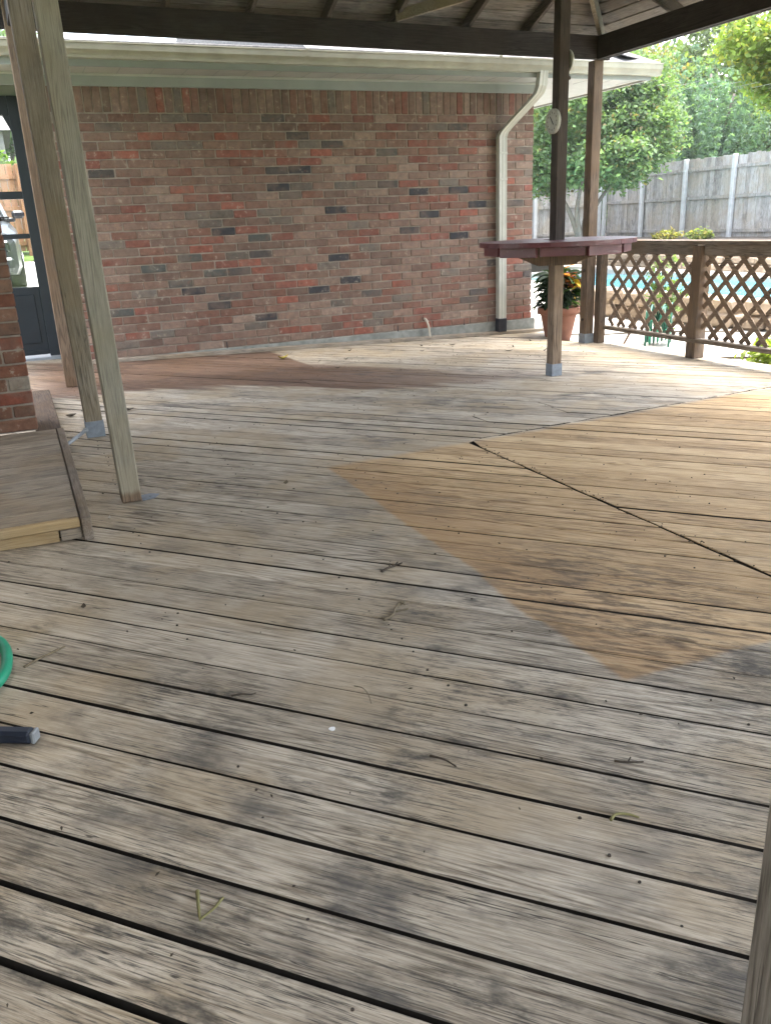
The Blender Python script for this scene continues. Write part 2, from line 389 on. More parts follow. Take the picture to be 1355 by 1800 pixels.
def tube(pts, rad, seg=8, cap=True):
    pts = [Vector(p) for p in pts]; n = len(pts)
    rr = [rad] * n if not hasattr(rad, '__len__') else rad
    V, F = [], []; ref = None
    for i, p in enumerate(pts):
        t = (pts[min(i + 1, n - 1)] - pts[max(i - 1, 0)]).normalized()
        if ref is None: ref = Vector((0, 0, 1)) if abs(t.z) < .9 else Vector((1, 0, 0))
        b = t.cross(ref).normalized(); ref = b.cross(t).normalized()
        for k in range(seg):
            an = 2 * math.pi * k / seg; V.append(p + (b * math.cos(an) + ref * math.sin(an)) * rr[i])
    for i in range(n - 1):
        for k in range(seg):
            a0, a1 = i * seg + k, i * seg + (k + 1) % seg; F.append((a0, a0 + seg, a1 + seg, a1))
    if cap: F.append(tuple(range(seg))); F.append(tuple(reversed(range((n - 1) * seg, n * seg))))
    return V, F
def lathe(c, prof, seg=28):
    c = Vector(c); V, F = [], []
    for r, z in prof:
        for k in range(seg):
            a = 2 * math.pi * k / seg; V.append(c + Vector((r * math.cos(a), r * math.sin(a), z)))
    for i in range(len(prof) - 1):
        for k in range(seg):
            a0, a1 = i * seg + k, i * seg + (k + 1) % seg; F.append((a0, a1, a1 + seg, a0 + seg))
    F.append(tuple(reversed(range(seg)))); F.append(tuple(range((len(prof) - 1) * seg, len(prof) * seg)))
    return V, F
def prism(poly, z0, z1):
    n = len(poly); V = [Vector((x, y, z0)) for x, y in poly] + [Vector((x, y, z1)) for x, y in poly]
    F = [tuple(reversed(range(n))), tuple(range(n, 2 * n))] + [(i, (i + 1) % n, n + (i + 1) % n, n + i) for i in range(n)]
    return V, F
def spline(pts, n=10):
    P = [Vector(p) for p in pts]; P = [P[0] * 2 - P[1]] + P + [P[-1] * 2 - P[-2]]; out = []
    for i in range(1, len(P) - 2):
        for k in range(n):
            t = k / n; a, b, c, d = P[i - 1:i + 3]
            out.append(.5 * ((2 * b) + (c - a) * t + (2 * a - 5 * b + 4 * c - d) * t * t + (3 * b - a - 3 * c + d) * t ** 3))
    out.append(P[-2]); return out
def zd(x): return -SL * x                 # deck surface

# ------------------------------------------------------------------ ground
def struct(name, geo, mat, smooth=False):
    o = part(name, geo, mat, smooth=smooth); o['kind'] = 'structure'; return o
struct('lawn', ([(-400, -400, -.52), (400, -400, -.52), (400, 700, -.52), (-400, 700, -.52)], [(0, 1, 2, 3)]), 'lawn')
struct('soil', ([(-3, -2.2, -.505), (6.3, -2.2, -.505), (6.3, 9.3, -.505), (-3, 9.3, -.505)], [(0, 1, 2, 3)]), 'soil')
pat = thing('patio', (8, 9, -.3), kind='structure')
xs = [5.9, 7.55, 9.25, 11.0]; ys = [-9, -6, -3, 0, 2.4, 4.6, 6.6, 8.6, 10.6, 12.6, 15, 18, 21, 24]
for i in range(3):
    for j in range(len(ys) - 1):
        if i == 0 and ys[j] < -3: continue
        part('patio_slab', box(xs[i] + .006, xs[i + 1] - .006, ys[j] + .006, ys[j + 1] - .006, -.5, -.3 + random.uniform(-.004, .004), .008), 'patio', pat)
struct('water', ([(11.3, -2, -.40), (15.0, -2, -.40), (15.0, 19.6, -.40), (11.3, 19.6, -.40)], [(0, 1, 2, 3)]), 'water')
cop = thing('pool_coping', (11.1, 9, -.3), 'pale stone coping framing the turquoise swimming pool beyond the lattice', 'pool edge')
for k in range(22):
    y0 = -2.4 + k
    part('coping_stone', box(11.01, 11.36, y0 + .005, y0 + .995, -.5, -.27, .02), 'coping', cop)
    part('coping_stone', box(14.95, 15.35, y0 + .005, y0 + .995, -.5, -.27, .02), 'coping', cop)
for k in range(4): part('coping_stone', box(11.37 + k * .893, 12.25 + k * .893, 19.6, 19.98, -.5, -.27, .02), 'coping', cop)
struct('far_patio', box(15.36, 16.05, -2, 22.2, -.5, -.3, .01), 'patio')
# raised garden ground behind the pool and under the fence
struct('garden_bed', ([(16.3, -6, .40), (60, -6, .8), (60, 60, .8), (4, 60, .8), (4, 22.5, .40), (16.3, 22.5, .40), (16.3, -6, -.5), (16.3, 22.5, -.5), (4, 22.5, -.5)],
       [(0, 1, 2, 3, 4, 5), (0, 5, 7, 6), (5, 4, 8, 7)]), 'soil')
led = thing('stone_ledge', (16.1, 15, -.3), 'stacked tan stone ledge rising behind the pool below the fence', 'stone wall')
for r_ in range(4):
    y = 6.0 + r_ * .17
    while y < 22.2:
        L = random.uniform(.35, .75)
        part('stone', box(16.02 + r_ * .06 + random.uniform(-.03, .03), 16.42, y, y + L - .015, -.31 + r_ * .18, -.31 + r_ * .18 + .172, .03, .012), 'stone', led); y += L
rk = thing('stone_planter', (8.9, 10, -.3), 'low stacked planter of tan stones on the patio seen through the lattice', 'planter')
for r_ in range(2):
    for (ax, ay), (bx, by) in (((8.15, 11.9), (8.55, 8.3)), ((8.55, 8.3), (9.2, 5.2))):
        n = 7; dv = Vector((bx - ax, by - ay, 0)); L = dv.length / n; dv.normalize(); pv = Vector((-dv.y, dv.x, 0))
        for q in range(n):
            c = Vector((ax, ay, 0)) + dv * (L * (q + .5 + (.3 if r_ else 0) * (q < n - 1))) + pv * random.uniform(-.03, .03)
            part('stone', obox((c.x, c.y, -.3 + .11 + r_ * .19), dv, pv, Z, L / 2 * random.uniform(.85, .97), .17, .093, .035, .02), 'stone', rk)

# driveway side, seen through the glazed door: the land rises
def zr(y): return -.11 + .106 * (y - 10.5)
struct('driveway', ([(-9, 9.95, -.14), (3.2, 9.95, -.14), (3.2, 18.6, zr(18.6)), (-9, 18.6, zr(18.6))], [(0, 1, 2, 3)]), 'drive')
struct('grass_verge', ([(-20, 18.6, zr(18.6) + .02), (3.3, 18.6, zr(18.6) + .02), (3.3, 26, 1.0), (-20, 26, 1.0)], [(0, 1, 2, 3)]), 'lawn')

# ------------------------------------------------------------------ deck
deck = thing('deck', (0, 0, 0), kind='structure')
cb, sb = math.cos(BANG), math.sin(BANG)
def b2w(t, n): return (t * cb - n * sb, t * sb + n * cb)
def w2b(x, y): return (x * cb + y * sb, -x * sb + y * cb)
EDGE = [(6.02, 9.2), (6.008, 8.951), (5.57, 7.97), (5.70, 7.886), (6.055, 7.553), (6.118, 6.666), (6.144, 6.186), (6.22, 5.601), (6.3, 4.0), (6.3, -3)]
def hit(n, p, q):
    """t where the line n=const meets segment p-q, or None"""
    tp, np_ = w2b(*p); tq, nq = w2b(*q)
    if (np_ - n) * (nq - n) > 0 or np_ == nq: return None
    f = (n - np_) / (nq - np_); return tp + f * (tq - tp)
def tmax(n):
    h = [hit(n, EDGE[i], EDGE[i + 1]) for i in range(len(EDGE) - 1)]; h = [v for v in h if v is not None]
    return max(h) if h else None
def tmin(n):
    h = [hit(n, *s) for s in (((-2.9, 9.46), (.46, 9.46)), ((.46, 9.46), (.46, 8.93)), ((.46, 8.93), (6.1, 8.93)), ((-2.9, -3), (-2.9, 9.46)), ((-2.9, -2.0), (6.3, -2.0)))]
    h = [v for v in h if v is not None]; return min(h) if h else None
SEAMX = 2.36
def cross(x): return 4.337 + .152 * (x - SEAMX)
def tsec(n):
    """where a board meets the edge of the right-hand section"""
    h1 = hit(n, (SEAMX, -6), (SEAMX, cross(SEAMX))); h2 = hit(n, (SEAMX, cross(SEAMX)), (6.6, cross(6.6)))
    h = [v for v in (h1, h2) if v is not None]; return h[0] if h else None
def board(n0, n1, ta, tb, parent):
    """ta, tb: start/end t on the two edges; wavy arrises, chamfered top"""
    m = max(2, int((tb[0] - ta[0]) / .45)); lo, hi = [], []
    for i in range(m + 1):
        f = i / m; j = .0016 if 0 < i < m else 0
        lo.append((ta[0] + f * (tb[0] - ta[0]), n0 + random.uniform(-j, j))); hi.append((ta[1] + f * (tb[1] - ta[1]), n1 + random.uniform(-j, j)))
    ch = random.uniform(.0025, .0045); dz = random.uniform(-.0022, .0022); tw = random.uniform(-.0022, .0022)
    ring = lo + hi[::-1]; N = len(ring); ctr_n = (n0 + n1) / 2
    def lvl(ins, z, twf):
        out = []
        for i, (t, n) in enumerate(ring):
            nn = n + (ins if n < ctr_n else -ins); tt = t
            if i == 0 or i == N - 1: tt = t + ins * .8
            if i == m or i == m + 1: tt = t - ins * .8
            x, y = b2w(tt, nn); out.append(Vector((x, y, zd(x) + z + dz + twf * (tw if n < ctr_n else -tw))))
        return out
    V = lvl(ch, 0, 1) + lvl(0, -ch, 1) + lvl(0, -.032, 0)
    F = [tuple(range(N))] + [(i, i + N, (i + 1) % N + N, (i + 1) % N) for i in range(N)] + [(i + N, i + 2 * N, (i + 1) % N + 2 * N, (i + 1) % N + N) for i in range(N)]
    F.append(tuple(reversed(range(2 * N, 3 * N))))
    o = part('deck_board', (V, F), 'deck', parent); o.data.materials.append(MAT['gap_shade'])
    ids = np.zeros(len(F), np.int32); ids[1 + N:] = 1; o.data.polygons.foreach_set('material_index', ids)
    return o
JO = [2.155 + .615 * k for k in range(-8, 8)]
nailV, nailF = [], []
def nail(x, y, dz=.0):
    r = random.uniform(.0030, .0046); n0 = len(nailV); z = zd(x) + .0016 + dz
    e = random.uniform(1., 1.25); a0 = random.random() * 3
    for rr, zz in ((r, z - .006), (r * .8, z)):
        for k in range(7):
            a = a0 + 2 * math.pi * k / 7; nailV.append((x + rr * math.cos(a) * e, y + rr * math.sin(a), zz))
    for k in range(7): nailF.append((n0 + k, n0 + (k + 1) % 7, n0 + 7 + (k + 1) % 7, n0 + 7 + k))
    nailF.append(tuple(range(n0 + 7, n0 + 14)))
def lay(n0, n1, start, end, joints=()):
    a = [start(n0 + .0), start(n1 - .0)]; b = [end(n0), end(n1)]
    if None in a or None in b: return
    if b[0] - a[0] < .03 or b[1] - a[1] < .03: return
    cuts = []
    for jx in sorted(joints):
        t0, t1 = ((jx + n0 * sb) / cb, (jx + n1 * sb) / cb)
        if a[0] + .25 < t0 < b[0] - .25 and a[1] + .25 < t1 < b[1] - .25: cuts.append((t0, t1))
    prev = a
    for t0, t1 in cuts:
        board(n0, n1, prev, (t0 - .002, t1 - .002), deck); prev = (t0 + random.uniform(.002, .005), t1 + random.uniform(.002, .005))
    board(n0, n1, prev, b, deck)
    for jx in JO:
        for f in (.2, .8):
            n = n0 + f * (n1 - n0) + random.uniform(-.006, .006); t = (jx + random.uniform(-.012, .012) + n * sb) / cb
            if a[0] + .02 < t < b[0] - .02:
                x, y = b2w(t, n)
                if -.9 < x < 6.2 and .3 < y < 8.9 and random.random() < .8: nail(x, y)
PIT = .1503
for k in range(-30, 76):
    c = 1.099 + k * PIT
    g0, g1 = random.choice((.0048, .0055, .007, .009)), random.choice((.0042, .0046, .0055))
    n0, n1 = c + g0, c + PIT - g1
    if tmin(n0) is None or tmin(n1) is None: continue
    def e(n): 
        s = tsec(n)
        return (s - .012 - random.uniform(0, .005)) if s is not None and (tmax(n) is None or s < tmax(n)) else tmax(n)
    J = []
    pm = (n0 + n1) / 2
    for jx, jy in ((2.185, 4.47), (2.743, 4.92), (3.402, 5.07)):
        if abs(w2b(jx, jy)[1] - pm) < PIT / 2: J.append(jx)
    if not J and pm > 5.6 and random.random() < .55: J.append(random.choice([v for v in JO if .3 < v < 5.2]))
    lay(n0, n1, tmin, e, J)
for k in range(-24, 56):
    c = 1.03 + k * PIT
    g0, g1 = random.choice((.0045, .0055, .007)), random.choice((.004, .0045, .005))
    n0, n1 = c + g0, c + PIT - g1
    def s_(n):
        s = tsec(n); return s + .009 + random.uniform(0, .004) if s is not None else None
    lay(n0, n1, s_, tmax, [4.0] if abs(pm - 3.3) < .08 else [])
o = part('nail', (nailV, nailF), 'nail', deck); o['kind'] = 'stuff'
for jx in JO:
    if -2.8 < jx < 6.0: part('joist', box(jx - .019, jx + .019, -1.9, 8.85, zd(jx) - .24, zd(jx) - .034, .002), 'brown_y', deck)
for i in range(2, len(EDGE) - 1):
    p, q = EDGE[i], EDGE[i + 1]
    part('rim_board', bar((p[0] - .03, p[1], zd(p[0]) - .11), (q[0] - .03, q[1], zd(q[0]) - .11), .035, .14), 'wood_y', deck)
# kerb of flat boards against the wall
for x0, x1 in ((.47, 3.85), (3.86, 6.03)):
    part('edge_board', bar((x0, 8.905, zd(x0) + .020), (x1, 8.905, zd(x1) + .020), .095, .036), 'wood_x', deck)

# ------------------------------------------------------------------ house
WV = 8.95
house = thing('house', (2.5, 9.3, 0), 'low brick house with cream gutter, downspout and dark glazed door', 'house')
PAL = [((.165, .078, .060), 2.6), ((.150, .090, .068), 4.), ((.155, .112, .087), 4.8), ((.172, .133, .106), 4.), ((.125, .094, .076), 3.), ((.115, .112, .096), 1.6),
       ((.20, .088, .064), .8), ((.215, .175, .14), 1.2), ((.070, .070, .066), .5)]
def tintpick():
    t = random.choices([p[0] for p in PAL], [p[1] for p in PAL])[0]; t = (t[0] * 1.20, t[1] * 1.06, t[2] * 1.02); f = random.uniform(.85, 1.15); return tuple(v * f for v in t)
CH = (.044, .044, .047)
# charcoal and grey-green bricks, by place on the wall (x, z)
DARKS = [(1.84, .80), (.99, .42), (1.62, .96), (1.47, .72), (2.08, 1.22), (2.46, 1.05), (3.06, .58), (3.92, 1.92), (2.98, 1.74), (3.45, 1.55), (3.35, 1.38), (4.27, 1.55),
         (4.40, 1.24), (4.78, 1.53), (5.03, 1.41), (4.18, 1.10), (3.27, .87), (3.42, .67), (1.9, .43), (2.55, .30), (1.62, .64), (1.23, .88), (4.82, .98), (2.75, 1.62)]
PX, PZ = .249, .0816; bw, bh = .2385, .0705
specs = []
nrow = 28; z0w = .012
for r_ in range(nrow):
    z = z0w + r_ * PZ; off = 1.079 + (PX / 2 if r_ % 2 == 0 else 0)
    k0 = math.floor((.46 - off) / PX)
    for k in range(k0, 40):
        a = off + k * PX; b = a + bw; a = max(a, .462); b = min(b, 5.80)
        if a > 5.78: break
        if b - a < .05: continue
        specs.append([a, b, z, z + bh, 0])
zs = z0w + nrow * PZ
k = 0
while .462 + k * .0835 < 5.76:
    a = .462 + k * .0835; specs.append([a, min(a + .0725, 5.80), zs, 2.525, 1]); k += 1
tints = [tintpick() for _ in specs]
for i, s in enumerate(specs):                       # top courses: eave shade put into the brick tints
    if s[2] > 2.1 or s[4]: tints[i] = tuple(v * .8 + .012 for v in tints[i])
for dx, dz in DARKS:
    j = min(range(len(specs)), key=lambda i: abs((specs[i][0] + specs[i][1]) / 2 - dx) + 2 * abs((specs[i][2] + specs[i][3]) / 2 - dz))
    tints[j] = CH if random.random() < .55 else (.085, .088, .078)
wall = part('wall', box(.46, 5.795, WV + .009, WV + .30, -.02, 2.53, .001), 'mortar', house)
order = sorted(range(len(specs)), key=lambda i: (specs[i][0] < .78, specs[i][0] * .385 + (specs[i][2] > 2.4)))
rest = []; restt = []
for q, i in enumerate(order):
    a, b, c, d, s = specs[i]; jz = random.uniform(-.003, .003); jx = random.uniform(-.003, .003)
    g = box(a + jx, b + jx, WV + random.uniform(-.003, .003), WV + .08, c + jz, d + jz, .005, .0016)
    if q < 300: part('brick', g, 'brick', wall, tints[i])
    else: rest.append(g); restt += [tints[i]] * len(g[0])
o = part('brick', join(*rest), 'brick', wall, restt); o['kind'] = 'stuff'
for x in (1.98, 3.99, 4.86): part('weep_hole', box(x, x + .009, WV - .004, WV + .02, .0, .07, .001), 'blackplastic', wall)
part('slab', box(.46, 5.86, WV - .002, 9.9, -.5, .004, .006), 'concrete', house)
part('side_wall', box(5.53, 5.80, WV + .31, 16, -.4, 2.6, .002), 'mortar', house)
part('return_wall', box(.462, .60, WV + .302, 9.62, -.4, 2.6, .002), 'mortar', house)
part('frieze_board', box(-1.6, 5.83, WV - .035, WV + .01, 2.515, 2.618, .003), 'bluegrey', house)
part('trim_bead', box(-1.6, 5.83, WV - .052, WV - .036, 2.600, 2.618, .002), 'soffit', house)
part('soffit', box(-1.6, 7.0, 8.48, WV + .3, 2.619, 2.635, .002), 'soffit', house)
part('soffit', box(5.83, 7.0, WV + .302, 16, 2.619, 2.635, .002), 'soffit', house)
part('fascia', box(-1.6, 7.04, 8.455, 8.478, 2.600, 2.80, .002), 'bluegrey', house)
part('fascia', box(7.0, 7.03, 8.48, 16, 2.600, 2.80, .002), 'soffit', house)
def gutter(p0, p1, out):
    """K-style gutter between two points, opening up, face towards 'out'"""
    prof = [(0, 0), (.062, 0), (.068, .03), (.092, .062), (.098, .108), (.104, .112), (.104, .122), (.094, .122), (.090, .07), (.062, .012), (.006, .012), (.006, .122), (0, .122)]
    p0, p1, out = Vector(p0), Vector(p1), Vector(out); V = []
    for p in (p0, p1): V += [p + out * a + Z * b for a, b in prof]
    n = len(prof); F = [(i, (i + 1) % n, n + (i + 1) % n, n + i) for i in range(n)] + [tuple(range(n - 1, -1, -1)), tuple(range(n, 2 * n))]
    return V, F
gut = part('gutter', gutter((-1.6, 8.453, 2.664), (7.12, 8.453, 2.640), (0, -1, 0)), 'cream', house)
for gx in (.98, 2.42, 4.36, 6.3):
    part('gutter_strap', box(gx - .012, gx + .012, 8.36, 8.455, 2.768, 2.776, .002), 'galv', gut)
for gx in (2.9, 5.0):
    part('gutter_seam', ([Vector((x, 8.4525 - a * 1.012, 2.6585 + b)) for x in (gx - .02, gx + .02) for a, b in ((.064, -.001), (.070, .03), (.0945, .062), (.1005, .108), (.1065, .112), (.1065, .122))], [(i, i + 1, i + 7, i + 6) for i in range(5)]), 'cream', gut)
for q in range(30): part('soffit_joint', box(.6 + q * .30, .608 + q * .30, 8.49, 8.91, 2.6165, 2.6185, .0005), 'bluegrey', house)
# roof: hip end over the wall, low slope on the breezeway
hy = 8.38
part('roof', ([(2.9, hy, 2.79), (7.12, hy, 2.765), (7.12, 17.5, 2.765), (5.0, 12.6, 4.7), (2.9, 12.6, 4.7), (2.9, 12.6, 2.7), (2.9, 17.5, 2.7),
               (2.9, hy, 2.70), (7.12, hy, 2.70), (7.12, 17.5, 2.70)],
              [(0, 1, 3, 4), (1, 2, 3), (0, 4, 5, 7), (2, 6, 5, 4, 3), (0, 7, 8, 1), (1, 8, 9, 2), (7, 5, 6, 9, 8)]), 'shingle', house)
part('roof_edge', box(-1.6, 2.89, hy, 12.5, 2.775, 2.795, .004), 'shingle', house)
part('shingle', join(*[bar((5.0 + .45 * q, hy + .08, 2.825), (4.9 + .38 * q, hy + .9, 3.20), .40, .012) for q in range(5)]), 'shingle', house)
# downspout
dpx = 5.335; top = (5.56, 8.42, 2.66)
def spout(pts, w, d):
    V, F = [], []
    for i, p in enumerate(pts):
        p = Vector(p); rib = .006
        V += [p + Vector((sx * w / 2, sy * d / 2, 0)) for sx, sy in ((-1, -1), (-.35, -1 + .12), (0, -1), (.35, -1 + .12), (1, -1), (1, 1), (-1, 1))]
    n = 7
    for i in range(len(pts) - 1):
        for k in range(n): F.append((i * n + k, i * n + (k + 1) % n, (i + 1) * n + (k + 1) % n, (i + 1) * n + k))
    F += [tuple(reversed(range(n))), tuple(range((len(pts) - 1) * n, len(pts) * n))]
    return V, F
ds = part('downspout', spout([(dpx, 8.885, .03), (dpx, 8.885, 2.06), (dpx + .012, 8.872, 2.10), (dpx + .035, 8.845, 2.14), (5.53, 8.52, 2.41), (5.548, 8.475, 2.45), (5.555, 8.435, 2.52), (5.56, 8.42, 2.66)][::1], .10, .075), 'spout', house)
part('cuff', box(dpx - .056, dpx + .056, 8.84, 8.93, zd(dpx) + .036, .05, .006), 'blackplastic', ds)
part('strap', box(dpx - .054, dpx + .054, 8.843, 8.93, 1.60, 1.625, .002), 'spout', ds)
part('strap', box(dpx - .054, dpx + .054, 8.843, 8.93, 1.88, 1.90, .002), 'spout', ds)
# door wall and glazed door
part('door_wall', box(-3.2, -.80, 9.56, 9.75, -.3, 2.6, .002), 'mortar', house); part('door_wall', box(.345, .462, 9.56, 9.75, -.3, 2.6, .002), 'mortar', house)
part('door_header', box(-.80, .345, 9.52, 9.7, 2.50, 2.62, .003), 'bluegrey', house)
door = part('door', join(box(.228, .338, 9.49, 9.56, .03, 2.50, .004), box(-.80, -.69, 9.49, 9.56, .03, 2.50, .004), box(-.69, .228, 9.495, 9.555, 2.33, 2.50, .004),
                         box(-.69, .228, 9.50, 9.55, .05, .10, .004), box(-.69, .228, 9.505, 9.545, .09, .735, .004),
                         ([(.228, 9.497, 2.33), (.228, 9.497, 2.19), (.17, 9.497, 2.33), (.228, 9.553, 2.33), (.228, 9.553, 2.19), (.17, 9.553, 2.33)], [(0, 1, 2), (5, 4, 3), (0, 3, 4, 1), (1, 4, 5, 2)])), 'door', house)
part('kick_panel', box(-.60, .17, 9.492, 9.504, .17, .66, .004), 'door', door)
part('muntin', box(-.69, .227, 9.50, 9.55, 1.577, 1.648, .003), 'door', door)
part('muntin', box(-.69, .227, 9.50, 9.55, 1.205, 1.252, .003), 'door', door)
for za, zb_ in ((.737, 1.203), (1.254, 1.575), (1.65, 2.328)): part('pane', box(-.689, .226, 9.522, 9.526, za, zb_, .0005), 'glass', door)
part('threshold', box(-.80, .345, 9.46, 9.58, -.01, .022, .005), 'aluminium', house)
part('sill', box(-.80, .345, 9.463, 9.575, -.09, -.012, .003), 'bluegrey', house)
# brick pier beside the step
pier = part('pier', box(-.90, -.018, 5.445, 5.83, .098, 2.62, .001), 'mortar', house)
z = .106; r_ = 0
while z < 2.6:
    x1 = -.012; w = bw if r_ % 2 == 0 else bw / 2
    while x1 > -.88:
        x0 = max(x1 - w, -.895)
        t = tintpick(); t = (t[0] * .95, t[1] * .80, t[2] * .72)
        if r_ == 3 and x1 == -.012: t = (.30, .27, .22)
        part('brick', box(x0, x1, 5.436 + random.uniform(-.003, .003), 5.52, z, min(z + bh, 2.61), .005, .0018), 'brick', pier, t)
        x1 = x0 - .0105; w = bw
    z += PZ; r_ += 1
part('left_light_blocker', box(-2.2, -.03, -4, 5.40, 2.66, 2.72, .004), 'soffit', house)  # unseen slab added over the left gap to darken the deck
part('left_blocker_wall', box(-1.6, -1.35, -4, 5.44, -.4, 2.62, .002), 'mortar', house)  # unseen wall added to block light from the left

# ------------------------------------------------------------------ gazebo
def zb(x): return 2.712 - .012 * x
gaz = thing('gazebo', (3, 4.3, 0), 'timber gazebo roof with dark beams and square posts over the deck', 'gazebo')
def post(x0, x1, y0, y1, mat, lab, ztop=None, foot=True, lean=(0., 0.)):
    zt = ztop or zb((x0 + x1) / 2)
    zb0 = zd(x0)
    V, F = box(x0, x1, y0, y1, zb0 + (.004 if foot else .001), zt, .005)
    for v in V:
        if v.z > zt - .1: v.x += lean[0] if v.x < (x0 + x1) / 2 else lean[1]
    p = part('post', (V, F), mat, gaz, label=lab)
    if foot: part('post_base', join(box(x0 - .004, x1 + .004, y0 - .004, y0 - .0005, zb0 + .001, zb0 + .105, .001), box(x0 - .004, x0 - .0005, y0, y1, zb0 + .001, zb0 + .105, .001),
                                    box(x0, x1, y1 + .0005, y1 + .004, zb0 + .001, zb0 + .105, .001), box(x1 + .0005, x1 + .004, y0, y1, zb0 + .001, zb0 + .105, .001)), 'galv', p)
    return p
post(.300, .392, 3.985, 4.075, 'post_pale', 'pale silvered post with damp foot', foot=False, lean=(-.055, -.052))
post(.268, .372, 5.50, 5.60, 'post_tan', 'tan post with long split and steel base', lean=(-.050, -.030))
post(.262, .352, 7.56, 7.65, 'post_rotten', 'brown post with rotted foot', foot=False, ztop=2.90)
post(4.132, 4.226, 6.03, 6.122, 'post_low', 'paler lower length of the post under the bar table', ztop=.97)
part('post', box(4.132, 4.226, 6.03, 6.122, .972, 3.95, .005), 'post_dark', gaz, label='dark upper length of the post through the bar table')  # upper length darker than the lower one
cpost = post(5.675, 5.785, 7.672, 7.782, 'post_brown', 'brown corner post beside the lattice railing')
for bz in (.10, .62):
    part('bolt', tube([(5.676, 7.725, bz), (5.668, 7.725, bz)], .017, 10), 'nail', cpost); part('bolt', tube([(5.668, 7.725, bz), (5.660, 7.725, bz)], .010, 6), 'nail', cpost)
post(.815, .905, .57, .66, 'post_grey', 'grey post at the front edge, cut off by the photo', foot=False)
post(5.70, 5.79, 1.2, 1.29, 'post_brown', None); post(5.70, 5.79, -1.4, -1.31, 'post_brown', None); post(.28, .37, -1.4, -1.31, 'post_brown', None)
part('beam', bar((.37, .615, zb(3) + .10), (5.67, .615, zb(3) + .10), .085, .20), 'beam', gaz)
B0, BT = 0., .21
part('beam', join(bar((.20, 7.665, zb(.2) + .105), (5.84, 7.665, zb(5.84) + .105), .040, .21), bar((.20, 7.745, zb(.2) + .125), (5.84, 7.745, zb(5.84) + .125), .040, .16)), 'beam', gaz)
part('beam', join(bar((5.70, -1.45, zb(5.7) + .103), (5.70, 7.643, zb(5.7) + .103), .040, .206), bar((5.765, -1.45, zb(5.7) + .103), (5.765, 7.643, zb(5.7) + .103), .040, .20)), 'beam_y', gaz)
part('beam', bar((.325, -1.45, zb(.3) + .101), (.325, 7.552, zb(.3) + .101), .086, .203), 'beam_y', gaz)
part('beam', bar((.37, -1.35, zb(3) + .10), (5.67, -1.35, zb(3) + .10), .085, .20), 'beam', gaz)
SLP = .42; ZE = 2.885; X0, X1, Y0, Y1 = .32, 5.74, -1.35, 7.69; XC = (X0 + X1) / 2  # front edge carried behind the camera, unseen, to dim the foreground
def zroof(x, y):                     # underside of planks
    d = min(x - X0, X1 - x, y - Y0, Y1 - y); return ZE + .115 + SLP * d
def raf(x0, y0, x1, y1, mat='rafter', w=.04, h=.095, drop=.052):
    return part('rafter', bar((x0, y0, zroof(x0, y0) - drop), (x1, y1, zroof(x1, y1) - drop), w, h), mat, gaz)
half = (X1 - X0) / 2
for x in (.82, 1.5, 2.2, 2.88, 3.52, 4.28, 4.95):
    d = min(x - X0, X1 - x); raf(x, Y1 + .2, x, Y1 - d); raf(x, Y0 - .2, x, Y0 + d)
for y in (-.9, -.2, .6, 1.35, 2.1, 2.9, 3.7, 4.5, 5.3, 6.1, 6.75):
    d = min(half, y - Y0, Y1 - y); raf(X1 + .2, y, X1 - d, y); raf(X0 - .2, y, X0 + d, y)
for cx, cy, sx, sy in ((X0, Y0, 1, 1), (X1, Y0, -1, 1), (X0, Y1, 1, -1), (X1, Y1, -1, -1)):
    part('hip_rafter', bar((cx - .2 * sx, cy - .2 * sy, zroof(cx, cy) - SLP * .2 - .07), (cx + half * sx, cy + half * sy, zroof(cx + half * sx, cy + half * sy) - .07), .04, .13), 'rafter_lit' if sx < 0 and sy < 0 else 'rafter', gaz)
part('rafter', bar((3.50, 7.63, 2.925), (4.30, 6.86, 3.075), .040, .088), 'rafter_lit', gaz, label='timber painted paler as if lit, running diagonally under the planks')
part('ridge_board', bar((XC, Y0 + half, ZE + .09 + SLP * half), (XC, Y1 - half, ZE + .09 + SLP * half), .04, .15), 'rafter', gaz)
ct = 1 / math.hypot(1, SLP); nplank = int((half + .22) / ct / .150) + 1
def plank(cx, cy, dx, dy, ix, iy, L, s, mat):
    """one sheathing plank: centre of its eave side, along (dx,dy), inward (ix,iy)"""
    w = .138; sl = Vector((ix, iy, SLP)).normalized(); al = Vector((dx, dy, 0)); nn = al.cross(sl); nn = nn if nn.z > 0 else -nn
    c = Vector((cx + ix * s * ct, cy + iy * s * ct, ZE + .115 + SLP * s * ct)) + nn * (.011 + random.uniform(-.002, .003))
    part('roof_plank', obox(c, al, sl, nn, L / 2, w / 2, .010, .002), mat, gaz)
for q in range(nplank):
    s = -.24 + .07 + q * .150; ext = s * ct
    Lx = (X1 - X0) - 2 * ext - .03; Ly = (Y1 - Y0) - 2 * ext - .03
    if Lx > .1:
        plank(XC, Y1, 1, 0, 0, -1, Lx, s, 'roof_x'); plank(XC, Y0, 1, 0, 0, 1, Lx, s, 'roof_x')
    plank(X1, (Y0 + Y1) / 2, 0, 1, -1, 0, Ly, s, 'roof_y'); plank(X0, (Y0 + Y1) / 2, 0, 1, 1, 0, Ly, s, 'roof_y')
e_ = .27; ze = ZE + .15 - SLP * e_; zt = ZE + .15 + SLP * half
C = [(X0 - e_, Y0 - e_, ze), (X1 + e_, Y0 - e_, ze), (X1 + e_, Y1 + .47, ze), (X0 - e_, Y1 + .47, ze), (XC, Y0 + half, zt), (XC, Y1 - half, zt)]  # rear eave widened out of view to stop light falling through the gap
